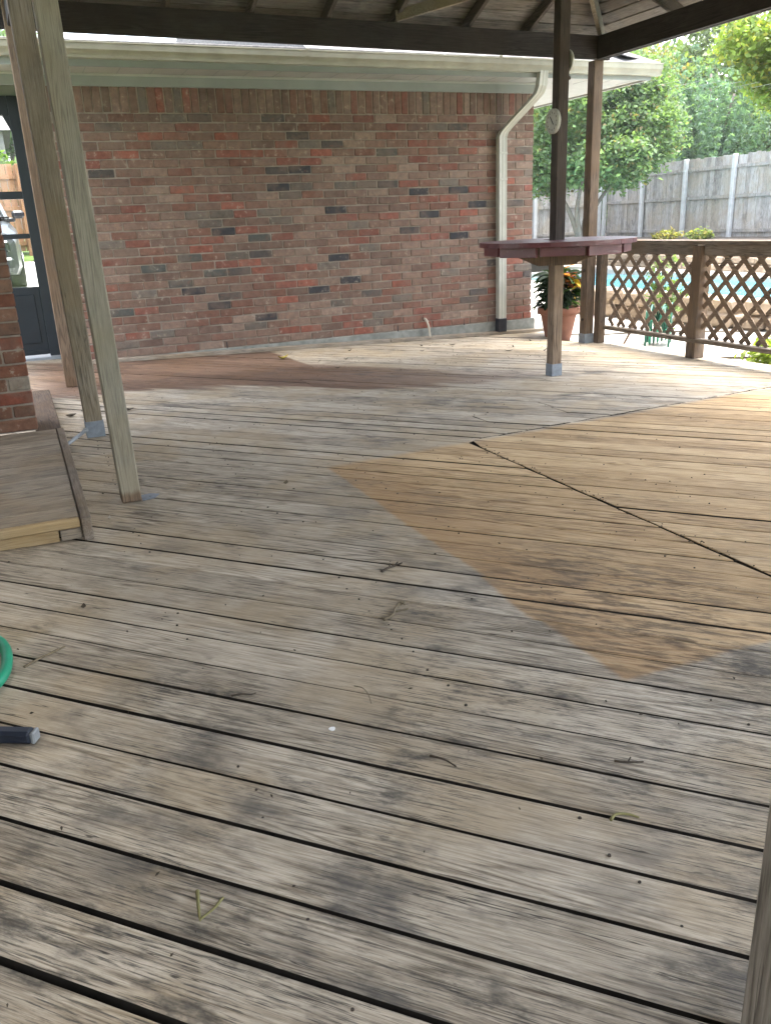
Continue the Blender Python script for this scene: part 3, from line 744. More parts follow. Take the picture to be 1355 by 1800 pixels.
part('roof_covering', (C + [(x, y, z + .02) for x, y, z in C], [(0, 4, 1), (1, 4, 5, 2), (2, 5, 3), (3, 5, 4, 0), (6, 7, 10), (7, 8, 11, 10), (8, 9, 11), (9, 6, 10, 11),
      (0, 1, 7, 6), (1, 2, 8, 7), (2, 3, 9, 8), (3, 0, 6, 9)]), 'shingle', gaz)

# round dial and lamp on the table post
def disc_x(c, r, t, seg=28):
    V, F = [], []
    for dx, rr in ((0, r), (-t * .7, r), (-t, r * .93), (-t, r * .82), (-t * .75, r * .79)):
        for k in range(seg):
            a = 2 * math.pi * k / seg; V.append(Vector(c) + Vector((dx, rr * math.cos(a), rr * math.sin(a))))
    for i in range(4):
        for k in range(seg): F.append((i * seg + k, (i + 1) * seg + k, (i + 1) * seg + (k + 1) % seg, i * seg + (k + 1) % seg))
    F.append(tuple(reversed(range(seg)))); F.append(tuple(range(4 * seg, 5 * seg))); return V, F
dc = (4.128, 6.076, 1.905)
dial = thing('thermometer', dc, 'round ivory dial thermometer hung on the post above the red table', 'thermometer')
part('case', disc_x(dc, .092, .028), 'clock', dial)
g = [box(4.1055, 4.1065, 6.076 + .062 * math.cos(a) - .003, 6.076 + .062 * math.cos(a) + .003, 1.905 + .062 * math.sin(a) - .006, 1.905 + .062 * math.sin(a) + .006, .0002) for a in [i * math.pi / 6 for i in range(12)]]
part('dial_mark', join(*g), 'ink', dial)['kind'] = 'stuff'
part('pointer', bar((4.104, 6.055, 1.88), (4.104, 6.102, 1.94), .002, .008, (0, 1, 0), .0003), 'ink', dial)
lc = (4.232, 6.085, 2.33)
lamp = thing('wall_plate', lc, 'pale round fitting on the far side of the post, just under the beam', 'fitting')
part('plate', ([Vector((2 * lc[0] - v[0], v[1], v[2])) for v in disc_x(lc, .085, .02)[0]], [tuple(reversed(f)) for f in disc_x(lc, .085, .02)[1]]), 'clock', lamp)
part('knob', lathe((lc[0] + .03, lc[1], lc[2] - .115), [(.004, -.014), (.014, -.008), (.016, .0), (.012, .012), (.004, .016)], 12), 'post_dark', lamp)

# ------------------------------------------------------------------ bar table round the post
tc = Vector((4.18, 6.076, 0)); TZ = 1.012; TR = .638
tab = thing('bar_table', (tc.x, tc.y, zd(tc.x)), 'round bar table of red painted boards fixed round a gazebo post', 'bar table')
ta = Vector((math.cos(R(-23)), math.sin(R(-23)), 0)); tb_ = Vector((-ta.y, ta.x, 0))       # boards run across the line of sight
nb = 9; wbd = 2 * TR / nb
def tz(s): return TZ + .006 * s
for i in range(nb):
    n0 = -TR + i * wbd; n1 = n0 + wbd - .005; pts = []
    for f in range(7):
        n = n0 + (n1 - n0) * f / 6; h = math.sqrt(max(TR * TR - n * n, .0004)); pts.append((h, n))
    poly = [(-h, n) for h, n in pts] ; poly = [(h, n) for h, n in pts] + [(-h, n) for h, n in reversed(pts)]
    def put(segpoly):
        w = [tc + ta * a + tb_ * b for a, b in segpoly]
        V, F = prism([(v.x, v.y) for v in w], TZ - .036, TZ); part('table_board', (V, F), 'red', tab)
    if n0 < .075 and n1 > -.075:      # boards notched round the post
        put([(h, n) for h, n in pts] + [(.078, n1), (.078, n0)]); put([(-.078, n0), (-.078, n1)] + [(-h, n) for h, n in reversed(pts)])
    else: put(poly)
def ringseg(a0, a1, r0, r1, z0, z1, m=5):
    pts = [(r1 * math.cos(a0 + (a1 - a0) * i / m), r1 * math.sin(a0 + (a1 - a0) * i / m)) for i in range(m + 1)] + [(r0 * math.cos(a0 + (a1 - a0) * i / m), r0 * math.sin(a0 + (a1 - a0) * i / m)) for i in range(m, -1, -1)]
    return prism([(tc.x + x, tc.y + y) for x, y in pts], z0, z1)
for q in range(10):
    a = q * math.pi / 5 + .1
    p0, p1 = [tc + Vector((math.cos(b), math.sin(b), 0)) * (TR - .055) for b in (a + .02, a + math.pi / 5 - .02)]
    part('apron_board', bar((p0.x, p0.y, TZ - .072), (p1.x, p1.y, TZ - .072), .036, .068 + .012 * (q % 2)), 'red', tab)
for sgn, off in ((1, -.068), (1, .068)):
    c = tc + tb_ * off
    part('support_arm', bar((c - ta * .52 + Z * (TZ - .075))[:], (c + ta * .52 + Z * (TZ - .075))[:], .036, .07), 'brown_y', tab)
    V = []
    for e in (-.018, .018):
        for a, z in ((-.36, TZ - .112), (.36, TZ - .112), (.10, TZ - .20), (-.16, TZ - .20)): V.append(c + ta * a + tb_ * e + Z * z)
    part('bracket', (V, [(0, 1, 2, 3), (7, 6, 5, 4), (0, 4, 5, 1), (1, 5, 6, 2), (2, 6, 7, 3), (3, 7, 4, 0)]), 'post_brown', tab)

# ------------------------------------------------------------------ lattice railing
rail = thing('lattice_railing', (5.92, 6.3, zd(5.92)), 'deck railing with brown diagonal lattice panels along the pool side', 'railing')
RX = 5.93
def rpost(y0, y1, x0, x1, z1): return part('rail_post', box(x0, x1, y0, y1, zd(x0) + .001, z1, .005), 'post_brown', rail)
rpost(7.60, 7.69, 5.80, 5.89, .91); rpost(6.215, 6.335, 5.872, 6.0, .878); rpost(4.75, 4.87, 5.872, 6.0, .878)
part('cap_rail', box(5.855, 6.02, 4.70, 7.58, .888, .926, .004), 'rail_y', rail)
part('top_rail', box(5.90, 5.938, 6.337, 7.598, .795, .886, .003), 'rail_y', rail)
part('top_rail', box(5.90, 5.938, 4.872, 6.213, .795, .886, .003), 'rail_y', rail)
part('bottom_rail', box(5.862, 5.95, 6.337, 7.70, -.010, .028, .003), 'rail_y', rail)
part('bottom_rail', box(5.855, 5.87, 6.20, 6.336, -.010, .028, .003), 'rail_y', rail)
part('bottom_rail', box(5.862, 5.95, 4.872, 6.213, -.006, .032, .003), 'rail_y', rail)
def lattice(y0, y1, z0, z1):
    pz = .192; w = .046
    for d, x in ((1, RX - .011), (-1, RX - .003)):
        c = -3.0
        cs = []
        v = math.floor((z0 - y1 - 2) / pz) * pz
        while v < z1 + y1 + 2: cs.append(v); v += pz
        for c in cs:        # line z = c + d*y
            pts = []
            for yy in (y0, y1):
                zz = c + d * yy
                if z0 <= zz <= z1: pts.append((yy, zz))
            for zz in (z0, z1):
                yy = (zz - c) / d
                if y0 < yy < y1: pts.append((yy, zz))
            if len(pts) < 2: continue
            pts.sort()
            (ya, za), (yb, zb_) = pts[0], pts[-1]
            if math.hypot(yb - ya, zb_ - za) < .05: continue
            part('lattice_slat', bar((x + .012, ya, za), (x + .012, yb, zb_), w, .007, (1, 0, 0), .001), 'slat', rail)
lattice(6.338, 7.598, .030, .84); lattice(4.874, 6.212, .034, .84)

# ------------------------------------------------------------------ pot with croton
pc = (5.80, 8.36, -.30)
pot = thing('flower_pot', pc, 'terracotta pot on the patio behind the bar table post', 'flower pot')
part('pot_body', lathe(pc, [(.115, 0), (.15, .10), (.19, .26), (.222, .42), (.238, .455)], 32), 'terracotta', pot, smooth=True)
part('rim', lathe(pc, [(.238, .44), (.264, .45), (.268, .52), (.262, .528), (.236, .528), (.232, .49), (.0, .488)], 32), 'terracotta', pot, smooth=True)
part('potting_soil', lathe(pc, [(.229, .470), (.228, .5), (.02, .503)], 24), 'soil', pot)
cro = thing('croton', (pc[0], pc[1], .2), 'bushy croton with orange, yellow and dark green leaves growing in the pot', 'plant')
def leafmesh(name, L, w, curl, tint, n=5):
    V, F = [], []
    for i in range(n + 1):
        f = i / n; ww = w * math.sin(math.pi * (f * .86 + .07)) ** .8; zz = -curl * f * f
        V += [(L * f, -ww / 2, zz + ww * .18), (L * f, 0, zz), (L * f, ww / 2, zz + ww * .18)]
    for i in range(n):
        a = i * 3; F += [(a, a + 3, a + 4, a + 1), (a + 1, a + 4, a + 5, a + 2)]
    return mesh(name, V, F, tint)
ltypes = [leafmesh('leaf', .20, .078, .06, c) for c in ((.018, .035, .016), (.022, .042, .018), (.05, .10, .025), (.30, .085, .03), (.38, .15, .05), (.55, .36, .04), (.12, .03, .02))]
for m_ in ltypes: m_.materials.append(MAT['leaf'])
part('stem', join(*[tube(spline([(pc[0], pc[1], .19), (pc[0] + .05 * math.cos(a), pc[1] + .05 * math.sin(a), .35), (pc[0] + .13 * math.cos(a), pc[1] + .13 * math.sin(a), .58)], 5), .007, 5) for a in (0, 1.2, 2.5, 3.8, 5.1)]), 'twig', cro)
for i in range(280):
    a = random.random() * 6.283; r_ = .20 * math.sqrt(random.random()); z = random.uniform(.24, .66)
    rightside = math.cos(a - R(-23)) > .0
    if rightside and z > .40: me = random.choice([ltypes[3], ltypes[4], ltypes[5], ltypes[2], ltypes[2], ltypes[6], ltypes[0], ltypes[0], ltypes[1]])
    else: me = random.choice([ltypes[0], ltypes[0], ltypes[1], ltypes[1], ltypes[2] if rightside else ltypes[0]])
    o = bpy.data.objects.new('leaf', me); col.objects.link(o); o.parent = cro
    o.location = (r_ * math.cos(a) * .9, r_ * math.sin(a) * .9, z - .2)
    o.rotation_euler = (random.uniform(-.5, .5), random.uniform(-.9, .6), a + random.uniform(-.6, .6)); s = random.uniform(.7, 1.15); o.scale = (s, s, s)

for o_ in (pot, cro): o_.scale = (.92, .92, .92)
cro.location.z = -.30 + .5 * .92
# ------------------------------------------------------------------ wooden step, ledge board, conduit
step = thing('wooden_step', (-.4, 4.4, 0), 'low wooden step platform in front of the brick pier', 'step')
tb0 = 3.575
for i in range(13):
    y0 = tb0 + i * .1422
    if y0 + .14 > 5.432: y1 = 5.43
    else: y1 = y0 + .1375
    part('tread_board', box(-1.32, .085, y0, y1, .060, .0975 + random.uniform(-.001, .001), .004), 'wood_x', step)
part('nosing_board', box(-1.32, .085, 3.535, 3.573, .058, .0975, .006), 'new_x', step, label='fresh yellow nosing board')
part('riser_board', box(-1.32, -.005, 3.552, 3.588, zd(-.6) - .013, .056, .003), 'new_x', step, label='yellow riser board')
part('riser_board', box(.002, .086, 3.556, 3.59, .003, .050, .003), 'wood_x', step, label='short grey riser block')
part('side_board', box(.090, .131, 3.530, 5.42, zd(.1) + .001, .099, .004), 'wood_y', step)
o = tag(part('plank', bar((.045, 5.50, .062), (.040, 7.02, .062), .150, .038), 'brown_y', base=(.04, 6.2, .04)), 'dark brown plank lying flat beside the brick pier', 'plank')
o2 = thing('conduit', (.2, 5.42, .04), 'thin grey metal conduit from the step to a post base', 'pipe')
part('tube', tube([(.132, 5.16, .050), (.268, 5.50, .050)], .0115, 10), 'aluminium', o2, smooth=True)
part('coupling', tube([(.250, 5.455, .050), (.266, 5.495, .050)], .0145, 10), 'aluminium', o2, smooth=True)
pl = tag(part('metal_plate', join(prism([(.396, 3.99), (.455, 4.005), (.485, 4.06), (.445, 4.09), (.396, 4.08)], zd(.5) + .003, zd(.5) + .006), tube([(.44, 4.04, zd(.5) + .005), (.44, 4.04, zd(.5) + .009)], .007, 8)), 'galv', base=(.48, 4.05, zd(.48))), 'small bluish steel plate on the deck beside the pale front post', 'metal plate')
pv = thing('pipe_stub', (4.35, 8.9, -.1), 'short ivory plastic pipe stub standing against the brick wall', 'pipe')
part('tube', tube(spline([(4.362, 8.86, zd(4.36) + .03), (4.352, 8.87, .03), (4.338, 8.905, .105), (4.332, 8.945, .120)], 5), .012, 10), 'pvc', pv, smooth=True)
part('elbow', tube([(4.345, 8.885, .085), (4.336, 8.93, .117)], .016, 10), 'pvc', pv, smooth=True)

# ------------------------------------------------------------------ hoses
hz = zd(-.25) + .018
th = thing('garden_hose', (-.3, 2.5, 0), 'loop of bright green garden hose lying on the deck at the left', 'hose')
lp = [(-.95, 2.75, hz), (-.55, 2.74, hz), (-.33, 2.71, hz + .01), (-.235, 2.62, hz + .014), (-.207, 2.48, hz + .014), (-.235, 2.34, hz + .01), (-.36, 2.24, hz), (-.6, 2.2, hz), (-1., 2.3, hz)]
part('tube', tube(spline(lp, 8), .0165, 12), 'hose_green', th, smooth=True)
nz = thing('spray_wand', (-.3, 2.1, 0), 'blue-black plastic wand end pointing into view at the left edge', 'wand')
a_ = Vector((1, -.55, 0)).normalized(); e0 = Vector((-.148, 2.030, zd(-.15) + .021))
part('handle', obox(e0 - a_ * .19, a_, Vector((-a_.y, a_.x, 0)), Z, .19, .0185, .018, .008), 'navy', nz)
part('tip', obox(e0 + a_ * .004, a_, Vector((-a_.y, a_.x, 0)), Z, .006, .0165, .016, .006), 'aluminium', nz)
rl = thing('hose_reel', (6.85, 7.9, -.3), 'hose reel wound with dark green hose on the patio behind the lattice', 'hose reel')
rc = Vector((6.86, 7.86, -.02)); ax = Vector((.72, -.69, 0)).normalized(); pp = Vector((-ax.y, ax.x, 0))
pts = []
for i in range(230):
    a = i * .19; r_ = .155 + .020 * math.sin(i * .043) + .012 * (i % 33) / 33
    pts.append(rc + ax * (.09 * math.sin(i * .061)) + pp * (r_ * math.cos(a)) + Z * (r_ * math.sin(a)))
part('coil', tube(pts, .011, 7), 'hose_dark', rl, smooth=True)
for s in (-1, 1):
    c = rc + ax * (.13 * s)
    part('side_plate', tube([c, c + ax * .012 * s], .21, 22), 'hose_dark', rl)
    part('leg', tube([c + pp * .16 + Z * .02, c + pp * .2 - Z * .28], .014, 7), 'hose_dark', rl)
    part('leg', tube([c - pp * .16 + Z * .02, c - pp * .2 - Z * .28], .014, 7), 'hose_dark', rl)
part('handle', tube([rc + ax * .13, rc + ax * .17 + pp * .12 + Z * .06], .01, 7), 'blackplastic', rl)
for i in range(5):
    y = -.09 + i * .045; c = rc + ax * y
    part('loose_coil', tube(spline([c + pp * .17 + Z * -.02, c + pp * (.23 - .02 * i) - Z * (.16 + .01 * i), c + pp * .1 - Z * (.255 - .008 * i), c - pp * .08 - Z * (.25 - .01 * i), c - pp * .19 - Z * .08], 6), .010, 7), 'hose_dark' if i % 2 else 'hose_green', rl, smooth=True)
tag(part('stake', tube([(6.42, 7.95, -.29), (6.62, 7.92, .06)], .014, 7), 'brown_y', base=(6.5, 7.94, -.3)), 'thin brown stick leaning under the lattice beside the hose reel', 'stick')
tag(part('drip_hose', tube(spline([(6.4, 6.9, -.285), (6.75, 6.6, -.285), (7.2, 6.35, -.285), (7.9, 6.3, -.285), (8.6, 5.2, -.285), (8.9, 4.2, -.285)], 8), .013, 8), 'twig', base=(7, 6.5, -.3), smooth=True), 'grey hose lying on the pale patio below the right lattice panel', 'hose')
tag(part('drip_hose', tube(spline([(6.2, 9.6, -.285), (6.7, 9.0, -.285), (7.6, 8.6, -.285), (8.3, 8.0, -.285)], 8), .009, 8), 'twig', base=(7, 9, -.3), smooth=True), 'thin dark line on the patio beside the terracotta pot', 'hose')

# ------------------------------------------------------------------ litter on the deck
def twig(name, pts, r_, mat, label, cat='twig', subs=()):
    z = lambda x: zd(x) + .004
    P = spline([(x, y, z(x) + h) for x, y, h in pts], 5); n = len(P)
    g = [tube(P, [r_ * (1 - .5 * i / n) for i in range(n)], 6)]
    for s in subs: g.append(tube(spline([(x, y, z(x) + h) for x, y, h in s], 4), r_ * .6, 5))
    return tag(part(name, join(*g), mat, base=(pts[0][0], pts[0][1], zd(pts[0][0])), smooth=True), label, cat)
twig('twig', [(1.085, 2.665, .001), (1.115, 2.675, .006), (1.150, 2.690, .004), (1.175, 2.685, .012)], .005, 'twig', 'short knobbly black twig near the corner of the tan patch', 'twig', [[(1.12, 2.675, .004), (1.135, 2.70, .012)], [(1.15, 2.69, .004), (1.17, 2.705, .01)], [(1.165, 2.688, .006), (1.185, 2.700, .006)]])
twig('seed_stalk', [(.93, 2.285, .002), (.97, 2.30, .005), (1.00, 2.345, .006), (1.045, 2.365, .01)], .0055, 'drytwig', 'curled olive seed stalk just below the black twig', 'seed stalk', [[(.985, 2.32, .004), (1.03, 2.31, .01)], [(1.0, 2.345, .004), (1.02, 2.36, .014), (1.035, 2.345, .01)]])
twig('seed_stalk', [(-.165, 2.455, .001), (-.12, 2.49, .003), (-.075, 2.515, .004), (-.045, 2.54, .003)], .0042, 'drytwig', 'long brown seed stalk right of the green hose', 'seed stalk', [[(-.11, 2.495, .003), (-.065, 2.525, .006)]])
twig('seed_pod', [(.128, 1.345, .002), (.122, 1.305, .004), (.118, 1.268, .002)], .0042, 'leaf_olive', 'V-shaped olive seed pod lying in the foreground', 'seed pod', [[(.118, 1.270, .003), (.152, 1.288, .004), (.170, 1.305, .004)], [(.150, 1.287, .004), (.165, 1.30, .006)]])
twig('straw', [(.688, 1.935, .001), (.700, 1.90, .010), (.702, 1.865, .008), (.696, 1.83, .001)], .0016, 'drytwig', 'thin pale straw right of the white paint chip', 'straw')
twig('catkin', [(.985, 1.178, .002), (1.005, 1.186, .004), (1.03, 1.176, .003), (1.045, 1.158, .002)], .0042, 'leaf_olive', 'olive catkin on a board gap near the lower right corner', 'catkin')
twig('twig', [(1.125, 1.345, .002), (1.15, 1.325, .004), (1.185, 1.312, .003)], .0032, 'twig', 'thin dark twig on a blackened board near the right edge', 'twig', [[(1.15, 1.326, .003), (1.165, 1.335, .007)]])
twig('twig', [(.735, 1.55, .002), (.757, 1.52, .004), (.772, 1.485, .002)], .003, 'twig', 'short bent twig crossing a dark gap right of centre', 'twig')
twig('twig', [(.36, 2.03, .001), (.385, 2.02, .006), (.41, 2.01, .004), (.425, 2.015, .002)], .003, 'twig', 'small curled twig beside a gap left of the pale straw', 'twig')
V, F = [], []
for i in range(520):
    if i < 200: x, y = random.uniform(2.3, 5.9), random.gauss(7.6, .7)
    elif i < 330: t_ = random.random(); x, y = SEAMX + random.gauss(0, .02), 4.2 - 3.4 * t_
    else: x, y = random.uniform(-.4, 3.2), random.uniform(1.2, 6)
    if y > 8.8: continue
    a = random.random() * 6.28; L = random.uniform(.003, .009); w = L * random.uniform(.25, .6); n0 = len(V); z_ = zd(x) + random.uniform(.003, .006)
    ca, sa = math.cos(a), math.sin(a)
    V += [Vector((x + ca * L, y + sa * L, z_)), Vector((x - sa * w, y + ca * w, z_ + .003)), Vector((x - ca * L, y - sa * L, z_)), Vector((x + sa * w, y - ca * w, z_ + .001)), Vector((x, y, z_ - .003))]
    F += [(n0, n0 + 1, n0 + 2), (n0, n0 + 2, n0 + 3), (n0 + 1, n0, n0 + 4), (n0 + 2, n0 + 1, n0 + 4), (n0 + 3, n0 + 2, n0 + 4), (n0, n0 + 3, n0 + 4)]
part('leaf_crumbs', (V, F), 'twig')['kind'] = 'stuff'
def leafob(x, y, L, w, rot, mat, label, curl=.02, cat='leaf'):
    V, F = [], []; n = 5
    for i in range(n + 1):
        f = i / n; ww = w * math.sin(math.pi * (f * .9 + .05)); zz = .004 + curl * (f - .5) ** 2 * 2
        for q, dz in ((-1, ww * .3), (0, 0), (1, ww * .3)): V.append(Vector((L * (f - .5), q * ww / 2, zz + dz)))
    for i in range(n): a = i * 3; F += [(a, a + 3, a + 4, a + 1), (a + 1, a + 4, a + 5, a + 2)]
    M_ = Matrix.Rotation(rot, 3, 'Z'); V = [M_ @ v + Vector((x, y, zd(x))) for v in V]
    return tag(part('fallen_leaf', (V, F), mat, base=(x, y, zd(x))), label, cat)
leafob(2.38, 8.22, .13, .06, .3, 'leaf_yellow', 'yellow curled leaf on the brown stain near the wall', .08)
leafob(1.10, 3.94, .038, .026, 1., 'drytwig', 'small pale curled leaf left of the tan patch', .03)
leafob(.032, 2.82, .032, .018, 1.4, 'twig', 'small dark leaf on the boards below the step', .02)
leafob(.217, 3.775, .032, .014, 1.2, 'pvc', 'tiny pale leaf between the step and the front post', .02)
leafob(.215, 6.25, .075, .05, .2, 'twig', 'dark brown leaf between the plank and the steel-footed post', .03)
leafob(.62, 6.28, .09, .035, .6, 'twig', 'dark leaf lying right of the steel-footed post', .02)
lit = [(2.94, 7.95), (3.2, 8.35), (3.9, 8.1), (4.05, 8.3), (4.75, 7.75), (4.6, 7.5), (4.4, 8.25), (5.05, 7.35), (5.3, 8.1), (2.65, 7.4)]
ORD = ['leftmost', 'second from left', 'third from left', 'fourth from left', 'fifth from left', 'fifth from right', 'fourth from right', 'third from right', 'second from right', 'rightmost']
lit.sort(key=lambda p: p[0] / (p[1] + .4 * p[0]))
for i, (x, y) in enumerate(lit):
    leafob(x + random.uniform(-.1, .1), y + random.uniform(-.1, .1), random.uniform(.05, .09), .022, random.random() * 3, 'twig', 'dark fallen leaf near the wall, %s of the ten' % ORD[i], .03)['group'] = 'dark leaves scattered near the wall'
V, F = prism([(.559 + .0085 * math.cos(a) * (1 + .2 * math.sin(3 * a)), 1.763 + .0085 * math.sin(a)) for a in [i * .63 for i in range(10)]], zd(.559) + .002, zd(.559) + .004)
tag(part('paint_chip', (V, F), 'white', base=(.559, 1.763, zd(.559))), 'round white paint chip on a foreground board', 'paint chip')

# ------------------------------------------------------------------ back fence
def fence(name, p0, p1, nbay, h, zg, label, cat, mat, face, pmat='galvpost'):
    p0, p1 = Vector(p0), Vector(p1); d = (p1 - p0); L = d.length; d.normalize(); nrm = Vector(face)
    t = thing(name, (p0.x, p0.y, zg), label, cat); bay = L / nbay; g = []
    nbd = int(L / .142)
    for i in range(nbd):
        c = p0 + d * (.142 * (i + .5)) - nrm * (.02 + random.uniform(0, .016)); hh = h + random.uniform(-.03, .02)
        g.append(obox((c.x, c.y, zg + hh / 2), d, nrm, Z, .067, .009, hh / 2, .003))
    b = part('fence_board', join(*g), mat, t); b['kind'] = 'stuff'
    for i in range(nbay + 1):
        c = p0 + d * (bay * i) + nrm * .06
        part('post', box(c.x - .055, c.x + .055, c.y - .055, c.y + .055, zg - .3, zg + h + .01, .012), pmat, t)
        if i < nbay:
            for zz in (.16, h * .5, h * .86):
                a = c + d * .06 - nrm * .045; e2 = c + d * (bay - .06) - nrm * .045
                part('rail', bar((a.x, a.y, zg + zz), (e2.x, e2.y, zg + zz), .036, .085), mat, t)
    return t
fence('board_fence', (17.95, 9.0, 0), (17.95, 23.4, 0), 8, 2.06, .42, 'tall weathered grey board fence with pale posts behind the pool', 'fence', 'fence', (-1, 0, 0))
fence('board_fence', (8.0, 23.55, 0), (17.75, 23.55, 0), 4, 1.95, .42, 'grey board fence behind the leafy multi-trunk tree', 'fence', 'fence', (0, -1, 0))
fence('cedar_fence', (-8.0, 20.6, 0), (2.6, 20.6, 0), 5, 1.75, .93, 'orange cedar fence across the driveway seen through the door glass', 'fence', 'cedar', (0, -1, 0), 'cedar')

# ------------------------------------------------------------------ trees and plants
def crown(name, parent, blobs, leaf, base_c, var=.3, hue=None, base=None, stretch=1.7, up=.3):
    """blobs: (centre, radii, clusters, leaves per cluster, cluster radius)"""
    P, S = [], []
    for c, rad, ncl, npc, cr in blobs:
        d = rng.normal(size=(ncl, 3)); d /= np.linalg.norm(d, axis=1)[:, None]
        rr = rng.uniform(.35, 1.0, ncl) ** .45; cc = np.array(c) + d * np.array(rad) * rr[:, None]
        shade = rng.uniform(1 - var, 1 + var, ncl)
        for k in range(ncl):
            q = rng.normal(size=(npc, 3)) * cr * np.array([1, 1, .7]); P.append(cc[k] + q); S.append(np.full(npc, shade[k]))
    P = np.concatenate(P); S = np.concatenate(S); n = len(P)
    nrm = rng.normal(size=(n, 3)); nrm[:, 2] = np.abs(nrm[:, 2]) + up; nrm /= np.linalg.norm(nrm, axis=1)[:, None]
    t = rng.normal(size=(n, 3)); t -= nrm * (t * nrm).sum(1)[:, None]; t /= np.linalg.norm(t, axis=1)[:, None]; b = np.cross(nrm, t)
    sz = leaf * rng.uniform(.6, 1.3, n)[:, None]
    V = np.empty((n, 4, 3)); V[:, 0] = P - t * sz * stretch / 2; V[:, 1] = P - b * sz / 2 + nrm * sz * .12; V[:, 2] = P + t * sz * stretch / 2; V[:, 3] = P + b * sz / 2 + nrm * sz * .12
    org = np.array(ORG[parent.name]) if parent is not None else np.array(base)
    V = (V.reshape(-1, 3) - org)
    me = bpy.data.meshes.new(name); me.vertices.add(4 * n); me.vertices.foreach_set('co', V.ravel())
    me.loops.add(4 * n); me.loops.foreach_set('vertex_index', np.arange(4 * n, dtype=np.int32))
    me.polygons.add(n); me.polygons.foreach_set('loop_start', np.arange(0, 4 * n, 4, dtype=np.int32)); me.polygons.foreach_set('loop_total', np.full(n, 4, np.int32)); me.update()
    colr = np.array(base_c)[None] * S[:, None] * rng.uniform(.75, 1.25, (n, 1))
    if hue is not None:
        m_ = rng.random(n) < hue[1]; colr[m_] = np.array(hue[0])[None] * rng.uniform(.7, 1.2, (m_.sum(), 1))
    colr = np.repeat(np.concatenate([colr, np.ones((n, 1))], 1), 4, 0)
    a = me.color_attributes.new('tint', 'FLOAT_COLOR', 'POINT'); a.data.foreach_set('color', colr.ravel())
    return link(name, me, 'leaf', parent, tuple(org))
def limbs(parent, base, tops, r0):
    g = []
    for tx, ty, tz_ in tops:
        b = Vector(base); e = Vector((tx, ty, tz_)); mid = b.lerp(e, .45) + Vector((random.uniform(-.15, .15), random.uniform(-.15, .15), .1))
        P = spline([b, mid, e], 6); n = len(P); g.append(tube(P, [r0 * (1 - .72 * i / n) for i in range(n)], 8))
    return part('trunk', join(*g), 'bark', parent, smooth=True)
def tree(name, base, tops, r0, blobs, leaf, c, label, cat='tree', hue=None, var=.3, group=None, stretch=1.7, up=.3):
    t = thing(name, base, label, cat, group); limbs(t, base, tops, r0)
    crown('crown', t, blobs, leaf, c, var, hue, stretch=stretch, up=up); return t
G1 = (.120, .190, .080); G2 = (.105, .170, .085); G3 = (.11, .16, .042); GJ = (.105, .180, .115)
# leafy small tree in front of the fence, trunks showing under the crown
b = (14.25, 19.6, .42)
tree('multi_trunk_tree', b, [(13.6, 20.0, 2.0), (14.1, 19.3, 2.2), (15.2, 19.4, 2.1), (14.8, 20.2, 2.3)], .085,
     [((13.6, 20.6, 2.55), (1.2, 1.0, .85), 130, 60, .17), ((14.9, 19.4, 2.5), (1.3, 1.1, .75), 150, 60, .17), ((14.6, 20.0, 3.75), (1.7, 1.2, .95), 190, 60, .17), ((15.9, 19.3, 3.2), (1.0, .9, .95), 120, 60, .17), ((15.8, 19.8, 4.3), (1.3, .9, .75), 120, 60, .17)],
     .078, G1, 'leafy green multi-trunk tree in front of the fence corner', hue=((.20, .17, .07), .05))
tree('shade_tree', (20.6, 25.9, .6), [(20.4, 25.6, 3.5), (21.2, 25.6, 3.6)], .14, [((20.6, 25.8, 3.7), (1.4, 1.2, 1.7), 130, 50, .24), ((21.2, 26.2, 5.4), (1.5, 1.3, 1.1), 110, 50, .22)], .10, (.125, .135, .045),
     'yellowing olive tree rising behind the fence corner', hue=((.28, .20, .05), .14))
# juniper with feathery upswept sprays
jb = (20.4, 21.8, .6); jt = thing('juniper', jb, 'feathery blue-green juniper with upswept sprays behind the grey fence', 'tree')
g = []; bl = []
limbs(jt, jb, [(20.4, 21.8, 5.0), (19.9, 22.2, 4.2), (20.9, 21.3, 4.4)], .10)
for i in range(190):
    a = random.random() * 6.283; el = random.uniform(.25, 1.4); L = random.uniform(1.3, 2.5) * (1.0 + .75 * math.sin(el) ** 3)
    o_ = Vector((jb[0], jb[1], .9 + random.random() * 1.1)); dv = Vector((math.cos(a) * math.cos(el), math.sin(a) * math.cos(el), math.sin(el)))
    for q in range(9):
        f = .3 + .7 * q / 8; p = o_ + dv * L * f + Vector((0, 0, .22 * f * f)); bl.append((tuple(p), (.02, .02, .02), 1, 15, .105 * (1.25 - .75 * f)))
crown('crown', jt, bl, .055, GJ, .3, stretch=3.4, up=-.2)
for i, (x, y, z, rx, rz, c, lab) in enumerate([(26.5, 33.5, 5.3, 3.4, 3.2, G2, 'tall dark green tree behind the yellowing olive tree'), (30, 31.5, 5.5, 3.6, 3.5, G3, 'broad bright green tree behind the juniper'),
        (31, 26.5, 5.2, 3.8, 4.2, G1, 'large green tree behind the right end of the grey fence'), (24.5, 20.8, 3.0, 2.2, 2.2, (.12, .17, .05), 'low yellow-green tree right of the juniper'), (19.5, 30, 3.6, 3.4, 2.6, G2, 'dark green tree behind the house eave corner')]):
    tree('shade_tree', (x, y, .5), [(x - .6, y, z), (x + .7, y + .3, z + .5), (x, y - .6, z - .4)], .22,
         [((x, y, z), (rx, rx * .8, rz), 330, 46, .38), ((x - rx * .5, y + .5, z - 1.4), (rx * .6, rx * .5, rz * .5), 90, 46, .36), ((x + rx * .3, y - .8, z - 1.8), (rx * .7, rx * .5, rz * .5), 90, 46, .36)], .17, c, lab, var=.35)
